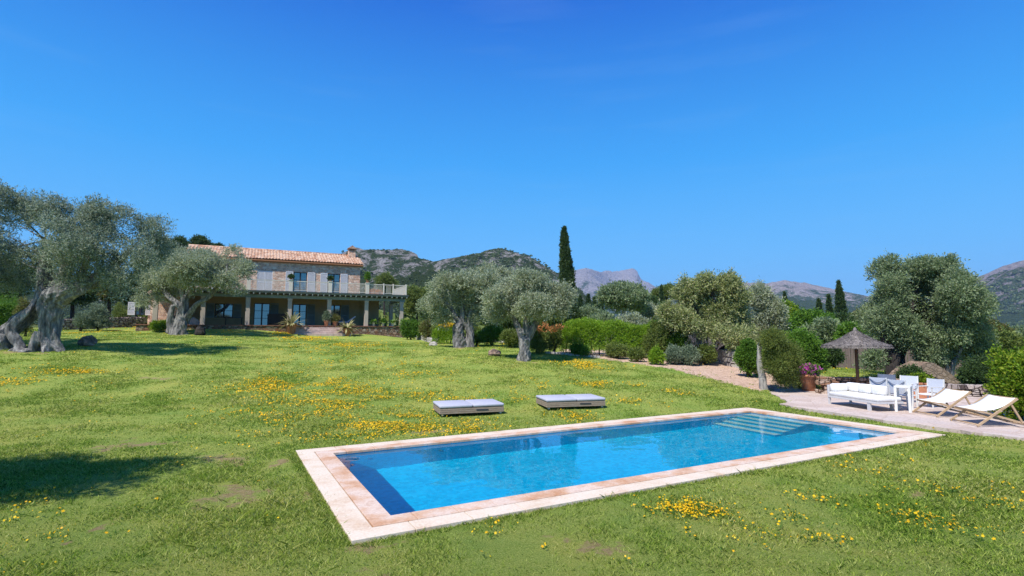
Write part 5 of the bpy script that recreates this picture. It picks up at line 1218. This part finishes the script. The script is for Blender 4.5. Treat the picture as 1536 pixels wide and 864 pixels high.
shrub('grey green low shrub under the bare twig bush', 1030, 535, 16, 12, 29, 'silver_leaf', 2200)
shrub('low grey green shrub left of the white rock wall', 1058, 533, 14, 13, 29.5, 'bush_olive', 2000)
shrub('blue grey spiky low shrub on the soil bank', 1012, 533, 12, 10, 28.5, 'silver_leaf', 1500)
shrub('small green tuft on the soil bank below the clipped hedge', 985, 536, 9, 10, 28, 'hedge_leaf', 1000)
shrub('small dry tuft left of the green tuft on the soil bank', 955, 532, 10, 8, 28.8, 'bush_olive', 900)
shrub('low green shrub at the foot of the bright hedge', 925, 528, 16, 9, 30, 'bush_olive', 1500)
shrub('low leafy shrub at the foot of the bright hedge, near its left end', 870, 527, 14, 8, 30.5, 'green_leaf', 1300)
shrub('bright green leafy shrub left of the feathery tree', 1122, 548, 18, 34, 26.0, 'green_leaf', 4200)
shrub('large glossy green shrub behind the petunia pot', 1199, 543, 35, 40, 24.2, 'green_leaf', 7600, L=.1, W=.026, lumps=6)
shrub('yellow green shrub top between feathery tree and glossy shrub', 1165, 522, 22, 22, 27.5, 'hedge_leaf', 3200)
shrub('dark rounded shrub behind the deck chairs', 1472, 565, 30, 24, 21.8, 'dark_leaf', 5200, L=.08)
shrub('bright yellow green shrub at the right edge beside the deck chairs', 1535, 572, 42, 66, 15.2, 'bright_leaf', 7600, L=.085, W=.026, lumps=7)
shrub('dark low shrub in front of the opening of the stone arch', 1366, 570, 16, 17, 24.0, 'dark_leaf', 1400)
shrub('dark shrub in front of the brushwood fence, left of the parasol', 1250, 540, 17, 20, 33, 'dark_leaf', 2600)
shrub('pale green low bush right of the largest olive by the grey wall', 150, 470, 18, 11, 46.5, 'silver_leaf', 2000, L=.12, W=.025)
shrub('silvery low bush at the left end of the grey wall', 122, 476, 10, 7, 45, 'silver_leaf', 1000, L=.12)
shrub('round green bush above the grey wall middle', 182, 468, 14, 12, 52, 'bush_olive', 1500, L=.12)
shrub('low bright green bush at the foot of the olive by the villa', 240, 488, 14, 6, 45.5, 'bright_leaf', 1500, L=.1)
shrub('leafy orange tinted bush beside the leaning trunk at far left', 42, 455, 16, 16, 36, 'rust_leaf', 1800)
shrub('fresh green bush above the far left clipped hedge', 8, 452, 20, 12, 42, 'green_leaf', 2000)
# ivy covered pillar
p = at(220, 488, 53); t = thing('ivy_pillar', 'square pillar covered with bright green ivy at the end of the grey wall', 'pillar', (p[0], p[1], tz(p[0], p[1])))
MB().box(-.4, .4, -.4, .4, -.2, 2.1).build('pillar', M['dry_wall'], t)
n_ = 2200; q = rng.random((n_, 3)); f = rng.integers(0, 4, n_); X = np.where(f < 2, (f * 2 - 1) * .45, q[:, 0] * .9 - .45); Y_ = np.where(f >= 2, (f * 2 - 5) * .45, q[:, 0] * .9 - .45)
P = np.stack([X, Y_, q[:, 1] * 2.2], -1) + rng.normal(0, .05, (n_, 3)); D = unit(P * [1, 1, 0] + rng.normal(0, .4, (n_, 3))); V, Fq = leaves(P, D, 4, .12, .1, .04); np_mesh('ivy', V, Fq, M['bright_leaf'], t)
# bare twig bush
p = gp(1052, 530); p[1] += 1.0; p = at(1052, 528, 29.6); t = thing('bare_shrub', 'leafless pinkish grey twig bush in front of the pale blossoming tree', 'shrub', (p[0], p[1], tz(p[0], p[1])))
mb = MB(); rr = random.Random(5)
def grow(a_, d, L_, r_, dep):
    e_ = a_ + d * L_; mb.tube([a_, (a_ + e_) / 2 + Vector((rr.uniform(-.05, .05),) * 3), e_], [r_, r_ * .85, r_ * .65], 5, cap=False)
    if dep:
        for _ in range(3 if dep > 1 else 4): grow(e_, (d + Vector((rr.uniform(-.75, .75), rr.uniform(-.75, .75), rr.uniform(-.1, .5)))).normalized(), L_ * rr.uniform(.6, .85), r_ * .62, dep - 1)
for _ in range(7): grow(Vector((rr.uniform(-.1, .1), rr.uniform(-.1, .1), -.1)), Vector((rr.uniform(-.8, .8), rr.uniform(-.6, .6), 1)).normalized(), .62, .026, 4)
mb.build('twigs', M['dead'], t)

# ================================================================== hills and mountains
def hill(name, prof, r0, R1, mat, nseg=260, nrad=120, rough=1.0, seed=0, base=-8, power=1.3, back=.5, wob=.15):
    us = np.array([q[0] for q in prof], float); vs_ = np.array([q[1] for q in prof], float)
    az = np.linspace(math.atan((us[0] - 768) / F_PX), math.atan((us[-1] - 768) / F_PX), nseg)
    uu = 768 + F_PX * np.tan(az); vv = np.interp(uu, us, vs_)
    rad = np.concatenate([np.linspace(r0, R1, nrad), R1 * np.linspace(1.03, 1.03 + back, nrad // 3)])
    A_, R_ = np.meshgrid(az, rad, indexing='ij'); VV = np.repeat(vv[:, None], len(rad), 1)
    Rr = R1 * (1 + wob * fbm(A_ * 9, A_ * 0, oct=2, seed=seed + 40))      # the ridge wanders nearer and farther
    X, Y = R_ * np.sin(A_), R_ * np.cos(A_)
    H_ = (504 - VV) / F_PX * Rr * np.cos(A_) + 2.4 - base
    t = R_ / Rr; rise = np.clip((R_ - r0) / (Rr - r0), 0, 1) ** power; fall = np.clip(1 - (t - 1) / back, 0, 1); sh_ = np.where(t < 1, rise, fall)
    sc_ = R1 * .16
    nzv = fbm(X / sc_, Y / sc_, oct=6, seed=seed, gain=.55); rdg = 1 - np.abs(fbm(X / sc_ * .9 + 7, Y / sc_ * .9, oct=5, seed=seed + 9)) * 1.2
    amp = np.sin(np.clip(rise, 0, 1) * math.pi) * .34 + .05
    Z = base + H_ * sh_ + H_ * amp * (nzv * .45 + (rdg - .6) * .4) * rough
    Z = np.where(R_ <= r0 + 1e-6, base - 6, Z)
    i_ = np.arange(X.size).reshape(X.shape)
    o_ = np_mesh(name, np.stack([X, Y, Z], -1).reshape(-1, 3), np.stack([i_[:-1, :-1], i_[1:, :-1], i_[1:, 1:], i_[:-1, 1:]], -1).reshape(-1, 4), mat, None, True)
    o_['kind'] = 'structure'; return o_, X, Y, Z
def hill_mat(name, rocks, greens, scale, thr=.5, zmid=None, bump=2.0, zr=60, field=None):
    m, nt, b = new_mat(name); b.inputs['Roughness'].default_value = 1; b.inputs['Specular IOR Level'].default_value = 0
    tc = N(nt, 'ShaderNodeTexCoord'); ob = tc.outputs['Object']
    def nz(s_, d=6, r_=.65, st=None):
        v = ob
        if st: mp = N(nt, 'ShaderNodeMapping'); mp.inputs['Scale'].default_value = st; nt.links.new(ob, mp.inputs[0]); v = mp.outputs[0]
        q = N(nt, 'ShaderNodeTexNoise', Scale=s_, Detail=d, Roughness=r_); nt.links.new(v, q.inputs['Vector']); return q.outputs[0]
    rk = ramp(nt, nz(scale * 6, 8, .8), [(.36, rocks[0]), (.5, rocks[1]), (.64, rocks[2])])
    gn = ramp(nt, nz(scale * 9, 8, .8), [(.35, greens[0]), (.65, greens[1])])
    f = N(nt, 'ShaderNodeMath', operation='ADD'); nt.links.new(nz(scale, 12, .80, (1, 1, .6)), f.inputs[0]); f.inputs[1].default_value = 0
    src = f.outputs[0]
    if zmid is not None:
        sx = N(nt, 'ShaderNodeSeparateXYZ'); nt.links.new(ob, sx.inputs[0])
        mr = N(nt, 'ShaderNodeMapRange'); nt.links.new(sx.outputs[2], mr.inputs[0]); mr.inputs[1].default_value = zmid - zr; mr.inputs[2].default_value = zmid + zr; mr.inputs[3].default_value = -.16; mr.inputs[4].default_value = .14
        nt.links.new(mr.outputs[0], f.inputs[1])
    msk = ramp(nt, src, [(thr - .03, (0, 0, 0)), (thr + .03, (1, 1, 1))])
    mx = N(nt, 'ShaderNodeMixRGB'); nt.links.new(msk.outputs[0], mx.inputs[0]); nt.links.new(gn.outputs[0], mx.inputs[1]); nt.links.new(rk.outputs[0], mx.inputs[2])
    nt.links.new(mx.outputs[0], b.inputs['Base Color'])
    bp = N(nt, 'ShaderNodeBump', Strength=1, Distance=bump); nt.links.new(nz(scale * 5, 9, .75), bp.inputs['Height']); nt.links.new(bp.outputs[0], b.inputs['Normal'])
    return m
grn = ((.018, .035, .012), (.055, .08, .03))
grn2 = ((.035, .06, .025), (.09, .13, .055))
M['scrub_leaf'] = leaf_mat('scrub_leaves', (.06, .10, .04), (.12, .17, .07), None, .3)
mA = hill_mat('rocky_scrub_hill', ((.16, .145, .14), (.44, .41, .39), (.66, .62, .60)), grn2, .055, .545, 60, 12, 120)
mC = hill_mat('scrubby_ridge', ((.20, .17, .17), (.38, .33, .32), (.52, .47, .46)), grn2, .014, .52, 150, 24, 130)
mD = hill_mat('bare_grey_mountain', ((.18, .155, .16), (.32, .28, .28), (.44, .39, .39)), grn2, .012, .50, 130, 24, 150)
mB = hill_mat('distant_grey_peaks', ((.20, .18, .19), (.38, .35, .36), (.55, .50, .50)), grn2, .009, .50, 260, 45, 260)
hA, AX, AY, AZ = hill('near_hill', [(-900, 460), (0, 440), (200, 430), (380, 425), (450, 408), (500, 388), (530, 379), (560, 378), (600, 373), (622, 376), (632, 384), (652, 389), (690, 385), (715, 379), (740, 374), (765, 379), (800, 393), (835, 411), (870, 436), (910, 470), (960, 500)], 190, 620, mA, 420, 170, 1.0, 1, -8, 1.25)
hB, BX, BY, BZ = hill('far_mountain', [(700, 470), (780, 425), (840, 408), (865, 403), (880, 401), (905, 406), (928, 404), (940, 401), (950, 400), (957, 404), (963, 417), (985, 427), (1005, 436), (1060, 450), (1120, 470)], 2200, 5200, mB, 300, 110, 1.0, 20, -20, 1.2)
hC, CX, CY, CZ = hill('middle_ridge', [(980, 500), (1030, 450), (1070, 430), (1110, 421), (1150, 424), (1180, 420), (1210, 423), (1240, 430), (1270, 436), (1300, 443), (1330, 450), (1400, 470), (1470, 498)], 1000, 2500, mC, 300, 120, 1.0, 31, -15, 1.2)
hD, DX, DY, DZ = hill('right_mountain', [(1240, 500), (1300, 470), (1360, 455), (1420, 441), (1445, 430), (1480, 414), (1510, 400), (1536, 391), (1620, 365), (1750, 350), (2300, 380)], 900, 2900, mD, 260, 130, .8, 47, -15, 1.25)

# far woods and scrub that read as one mass: small leafy clumps over the hills and the valley
def clumps(name, pts, size, leaf, nl=26, flat=.8):
    n_ = len(pts); d = unit(rng.normal(0, 1, (n_, nl, 3))); d[..., 2] = np.abs(d[..., 2]) * flat + .05
    s_ = size[:, None, None]; c = pts[:, None] + d * s_ * .5 * (.6 + .4 * rng.random((n_, nl, 1)))
    a_ = unit(rng.normal(0, 1, (n_, nl, 3))); t_ = unit(np.cross(a_, d)); b2 = unit(np.cross(d, t_) + rng.normal(0, .3, (n_, nl, 3))); e_ = s_ * .19
    V = np.stack([c - t_ * e_, c - b2 * e_, c + t_ * e_, c + b2 * e_], 2).reshape(-1, 3)
    o_ = np_mesh(name, V, np.arange(len(V)).reshape(-1, 4), M[leaf]); o_['kind'] = 'stuff'; return o_
def pick(X, Y, Z, n_, r_lo, r_hi, seed, thr=-.1, sc_=60):
    R_ = np.hypot(X, Y).ravel(); Xf, Yf, Zf = X.ravel(), Y.ravel(), Z.ravel()
    ok = (R_ > r_lo) & (R_ < r_hi) & (fbm(Xf / sc_, Yf / sc_, oct=3, seed=seed) > thr); id_ = np.nonzero(ok)[0]; k = rng.choice(id_, n_, p=R_[id_] / R_[id_].sum())
    cell = R_[k] * .006
    return np.stack([Xf[k] + rng.normal(0, 1, n_) * cell * .5, Yf[k] + rng.normal(0, 1, n_) * cell * .5, Zf[k]], -1), R_[k]
P, Rk = pick(AX, AY, AZ, 12000, 200, 720, 3, .05, 22); o_ = clumps('hillside_scrub', P, 1.3 + 3.2 * rng.random(len(P)) ** 2, 'scrub_leaf'); o_['label'] = 'dark scrub and small trees dotted over the rocky hill'
P, Rk = pick(CX, CY, CZ, 5200, 1000, 2100, 5, .0, 120); o_ = clumps('ridge_woodland', P, 6 + 7 * rng.random(len(P)), 'scrub_leaf', 16); o_['label'] = 'dark woods on the lower slopes of the middle ridge'
P, Rk = pick(DX, DY, DZ, 5200, 900, 2000, 6, .0, 120); o_ = clumps('mountain_woodland', P, 6 + 7 * rng.random(len(P)), 'scrub_leaf', 16); o_['label'] = 'dark woods at the foot of the right hand mountain'
n_ = 3600; a_ = rng.uniform(-.5, 1.0, n_); r_ = 90 + 900 * rng.random(n_) ** 1.3; X = r_ * np.sin(a_); Y = r_ * np.cos(a_); P = np.stack([X, Y, terrain(X, Y)], -1)
k = fbm(X / 80, Y / 80, oct=2, seed=12) > -.25; P, r_ = P[k], r_[k]
o_ = clumps('valley_woodland', P, 3.5 + 4.5 * rng.random(len(P)), 'bush_olive', 34, 1.0); o_['label'] = 'wooded valley floor between the garden and the mountains'

# ================================================================== grass and wild flowers
def scatter(n_, dens):
    """points over the lawn, thinning with distance; dens(Y) in points per square metre"""
    out_ = []
    Ys = np.arange(3.4, 47, .2)
    for y in Ys:
        x0, x1 = -1.08 * y - 1.5, 1.08 * y + 1.5; k = int(dens(y) * (x1 - x0) * .2 * n_)
        if k: out_.append(np.stack([rng.uniform(x0, x1, k), y + .2 * rng.random(k)], -1))
    return np.concatenate(out_)
XY = scatter(1.0, lambda y: 1050 * min(1, (6.5 / y) ** 1.5))
a_, b_ = pool_uv(XY[:, 0], XY[:, 1])
keep = ~((np.abs(a_) < PL / 2 - .02) & (np.abs(b_) < PW / 2 - .02)) & ~in_poly(XY[:, 0], XY[:, 1], PATIO)
jx, jy = XY[:, 0] + .3 * fbm(XY[:, 0] / .5, XY[:, 1] / .5, seed=8), XY[:, 1] + .3 * fbm(XY[:, 0] / .5, XY[:, 1] / .5, seed=9)
keep &= ~(in_poly(jx, jy, BED) & (rng.random(len(XY)) > .03))
bm_ = bare_mask(XY[:, 0], XY[:, 1]) + .35 * fbm(XY[:, 0] * 2.2, XY[:, 1] * 2.2, oct=3, seed=15); keep &= (rng.random(len(XY)) > bm_ * 1.1)
lush = fbm(XY[:, 0] / 1.3, XY[:, 1] / 1.3, oct=4, seed=14); keep &= rng.random(len(XY)) < .72 + .5 * lush
XY = XY[keep]; lush = lush[keep]
t_ = rng.random(9000); sdn = rng.integers(0, 4, 9000); ins = rng.normal(-.03, .045, 9000) - .03 + .15 * np.clip(fbm(t_ * 30, sdn * 7.0, oct=3, seed=61), 0, 1)
ea = np.where(sdn < 2, (t_ - .5) * PL, np.where(sdn == 2, -1, 1) * (PL / 2 - ins)); eb = np.where(sdn < 2, np.where(sdn == 0, -1, 1) * (PW / 2 - ins), (t_ - .5) * PW)
ex_, ey_ = pool_xy(ea, eb); XY = np.concatenate([XY, np.stack([ex_, ey_], -1)]); lush = np.concatenate([lush, np.full(len(ex_), .35)])
# the far part of the lawn that hides behind the villa needs none
XY_ok = ~((XY[:, 1] > 46.5)); XY, lush = XY[XY_ok], lush[XY_ok]
dist = np.hypot(XY[:, 0], XY[:, 1]); base = np.stack([XY[:, 0], XY[:, 1], terrain(XY[:, 0], XY[:, 1]) + .035 * fbm(XY[:, 0] / 1.7, XY[:, 1] / 1.7, oct=3, seed=3) - .012], -1)
a_, b_ = pool_uv(XY[:, 0], XY[:, 1]); base[:, 2] = np.where((np.abs(a_) < PL / 2 + .5) & (np.abs(b_) < PW / 2 + .5), -.062, base[:, 2])
def blades(base, dist, lush, per, hmul, mat, name):
    n_ = len(base); dist = dist[:, None, None]
    B = base[:, None] + np.concatenate([rng.normal(0, .018, (n_, per, 2)) * (1 + dist / 12), np.zeros((n_, per, 1))], -1)
    h = (.024 + .034 * rng.random((n_, per, 1)) ** 1.5 + .018 * np.clip(lush, -.6, 1)[:, None, None]) * hmul * (1 + np.minimum(dist, 12) / 60)
    wv = np.maximum(.0038, np.minimum(dist, 14) * .00062 + np.maximum(dist - 14, 0) * .0003); th = rng.random((n_, per, 1)) * 2 * math.pi
    sd_ = np.concatenate([np.cos(th), np.sin(th), np.zeros_like(th)], -1) * wv
    ln = np.concatenate([rng.normal(0, .55, (n_, per, 2)), np.ones((n_, per, 1))], -1)
    mid = B + ln * h * .55; tip = B + ln * h * np.array([1.35, 1.35, .95])
    V = np.stack([B - sd_, B + sd_, mid + sd_ * .8, tip, mid - sd_ * .8], 2).reshape(-1, 3)
    i_ = np.arange(n_ * per)[:, None] * 5; Fq = (i_ + np.array([[0, 1, 2, 3, 4]])).reshape(-1, 5)
    return np_mesh(name, V, Fq, mat)
g = blades(base, dist, lush, 3, 1.0, M['grass_blade'], 'grass'); tag(g, 'short green and straw coloured lawn grass around the pool', None, None, 'stuff')
wk = rng.random(len(base)) < np.where(fbm(base[:, 0] * .9, base[:, 1] * .9, oct=3, seed=71) > .25, .045, .006)
wa_, wb_ = pool_uv(base[:, 0], base[:, 1]); wk &= ~((np.abs(wa_) < PL / 2 + .03) & (np.abs(wb_) < PW / 2 + .03))
gw = blades(base[wk], dist[wk], lush[wk], 6, 1.7, M['grass_blade'], 'weeds'); tag(gw, 'longer tufts of grass and weeds standing above the mown lawn', None, None, 'stuff')
print('grass tufts', len(base))

# flower patches: picture place, radii and how many plants
FL = [(1035, 766, 26, 5, 520), (970, 768, 9, 4, 30), (990, 773, 8, 4, 16), (1150, 770, 20, 5, 40), (1180, 778, 22, 6, 40), (1190, 747, 10, 4, 16), (1230, 750, 14, 6, 40), (1090, 795, 30, 12, 40), (1130, 805, 30, 8, 30),
      (1235, 812, 22, 4, 40), (1190, 810, 14, 5, 16), (1340, 777, 45, 6, 90), (1370, 783, 16, 5, 30), (1418, 790, 10, 5, 30), (1425, 735, 20, 7, 50), (1510, 760, 26, 6, 90), (1515, 735, 20, 6, 40), (1450, 800, 40, 6, 40), (1505, 795, 24, 7, 40),
      (1330, 720, 60, 12, 60), (1290, 745, 30, 8, 30), (745, 790, 14, 9, 36), (25, 760, 36, 10, 50), (15, 785, 26, 8, 40), (40, 812, 30, 10, 40), (60, 752, 18, 6, 30), (130, 800, 60, 30, 24), (110, 740, 60, 14, 16),
      (470, 582, 60, 9, 420), (430, 566, 22, 4, 150), (395, 578, 30, 6, 150), (530, 598, 40, 8, 260), (560, 640, 60, 12, 330), (610, 632, 30, 8, 170), (440, 612, 60, 14, 200), (575, 606, 26, 8, 180), (500, 632, 60, 14, 200), (630, 596, 26, 5, 90), (480, 568, 30, 4, 110), (640, 645, 20, 6, 80),
      (700, 641, 26, 6, 170), (626, 560, 16, 3, 70), (640, 568, 40, 6, 50), (690, 602, 26, 5, 60), (775, 594, 16, 4, 70), (820, 577, 30, 5, 60), (865, 626, 22, 5, 60), (940, 605, 24, 4, 50), (880, 550, 20, 4, 130), (860, 543, 24, 3, 70), (1015, 590, 14, 3, 18),
      (885, 577, 16, 3, 60), (905, 574, 12, 2, 40), (950, 578, 16, 2, 20), (365, 640, 40, 14, 30), (300, 590, 60, 12, 30), (60, 566, 60, 10, 130), (110, 558, 30, 4, 60), (20, 575, 30, 8, 50), (520, 519, 34, 3.5, 330), (460, 508, 34, 2.5, 200), (420, 500, 20, 1.5, 90), (555, 524, 20, 3, 90),
      (240, 494, 30, 1.5, 110), (205, 493, 20, 1.5, 60), (135, 499, 12, 1.5, 40), (100, 491, 10, 1, 30), (345, 499, 24, 2, 50), (300, 700, 60, 30, 20), (470, 545, 60, 6, 60), (600, 545, 50, 5, 60), (1120, 655, 5, 2, 0), (1210, 650, 1, 1, 0), (1280, 700, 40, 8, 30), (1160, 720, 40, 8, 20)]
fp_, sure_ = [], []
for u, v, ru, rv, k in FL:
    if not k: continue
    k = int(k * (.38 if v > 700 else 1.0 if v > 660 else 2.1)); rv = rv * (1.9 if v > 700 else 1.3); ru = ru * 1.2; c = gp(u, v); ax = abs(gp(u + ru, v)[0] - c[0]); q0 = gp(u, v - rv)[1]; q1 = gp(u, v + rv)[1]; ay = abs(q0 - q1) / 2
    d = rng.normal(0, .72, (k, 2)); lump = rng.random(k)
    x = c[0] + d[:, 0] * ax + (.12 * ax) * np.sin(d[:, 1] * 5); y = c[1] + d[:, 1] * ay
    fp_.append(np.stack([x, y], -1)); sure_.append(np.full(len(x), u in (1035, 970, 745)))
FP = np.concatenate(fp_); k = fbm(FP[:, 0] * 1.1, FP[:, 1] * 1.1, oct=4, seed=33) + .25 * rng.normal(0, 1, len(FP)) > -.05; k |= np.concatenate(sure_); FP = FP[k]
# single flowers strewn over the whole lawn
ex = scatter(1.0, lambda y: .35); FP = np.concatenate([FP, ex])
a_, b_ = pool_uv(FP[:, 0], FP[:, 1]); FP = FP[~((np.abs(a_) < PL / 2 + .04) & (np.abs(b_) < PW / 2 + .04)) & ~in_poly(FP[:, 0], FP[:, 1], PATIO)]
nh = 3; n_ = len(FP); dist = np.hypot(FP[:, 0], FP[:, 1]); gz = terrain(FP[:, 0], FP[:, 1])
hd = np.repeat(np.stack([FP[:, 0], FP[:, 1], gz], -1), nh, 0) + np.concatenate([rng.normal(0, .05, (n_ * nh, 2)) * (1 + np.repeat(dist, nh)[:, None] / 30), .035 + .045 * rng.random((n_ * nh, 1))], -1)
nrm = unit(rng.normal(0, .5, (n_ * nh, 3)) + [0, -.25, 1]); t1 = unit(np.cross(nrm, rng.normal(0, 1, nrm.shape))); t2 = np.cross(nrm, t1)
rad = (.005 + .012 * rng.random((n_ * nh, 1)) ** 1.6) * (1 + np.repeat(dist, nh)[:, None] / 17)
ring_ = []
for j in range(10):
    th = 2 * math.pi * j / 10; rj = 1.0 if j % 2 == 0 else .55; ring_.append(hd + (t1 * math.cos(th) + t2 * math.sin(th)) * rad * rj)
V = np.stack(ring_, 1).reshape(-1, 3); Fq = np.arange(len(V)).reshape(-1, 10)
o_ = np_mesh('wild_flowers', V, Fq, M['flower']); tag(o_, 'yellow orange wild daisies growing in drifts across the lawn', None, None, 'stuff')
P = np.stack([FP[:, 0], FP[:, 1], gz + .01], -1); P = np.repeat(P, 2, 0) + np.concatenate([rng.normal(0, .05, (n_ * 2, 2)), np.zeros((n_ * 2, 1))], -1)
V, Fq = leaves(P, unit(rng.normal(0, .5, P.shape) + [0, 0, 1.]), 3, .04, .045, .007); o_ = np_mesh('flower_foliage', V, Fq, M['flower_leaf']); tag(o_, 'dark green leaves of the wild daisies in the lawn', None, None, 'stuff')
print('flowers', n_)

# ================================================================== the air
hb = MB().box(-7500, 7500, -400, 8500, -60, 900).build('haze', bpy.data.materials.new('haze_air')); hb['kind'] = 'stuff'
hm = hb.data.materials[0]; hm.use_nodes = True; hn = hm.node_tree; hn.nodes.clear()
ho_ = hn.nodes.new('ShaderNodeOutputMaterial'); pv = hn.nodes.new('ShaderNodeVolumePrincipled')
pv.inputs['Color'].default_value = (.40, .62, 1.0, 1); pv.inputs['Density'].default_value = HAZE; pv.inputs['Anisotropy'].default_value = .0
hn.links.new(pv.outputs[0], ho_.inputs['Volume'])
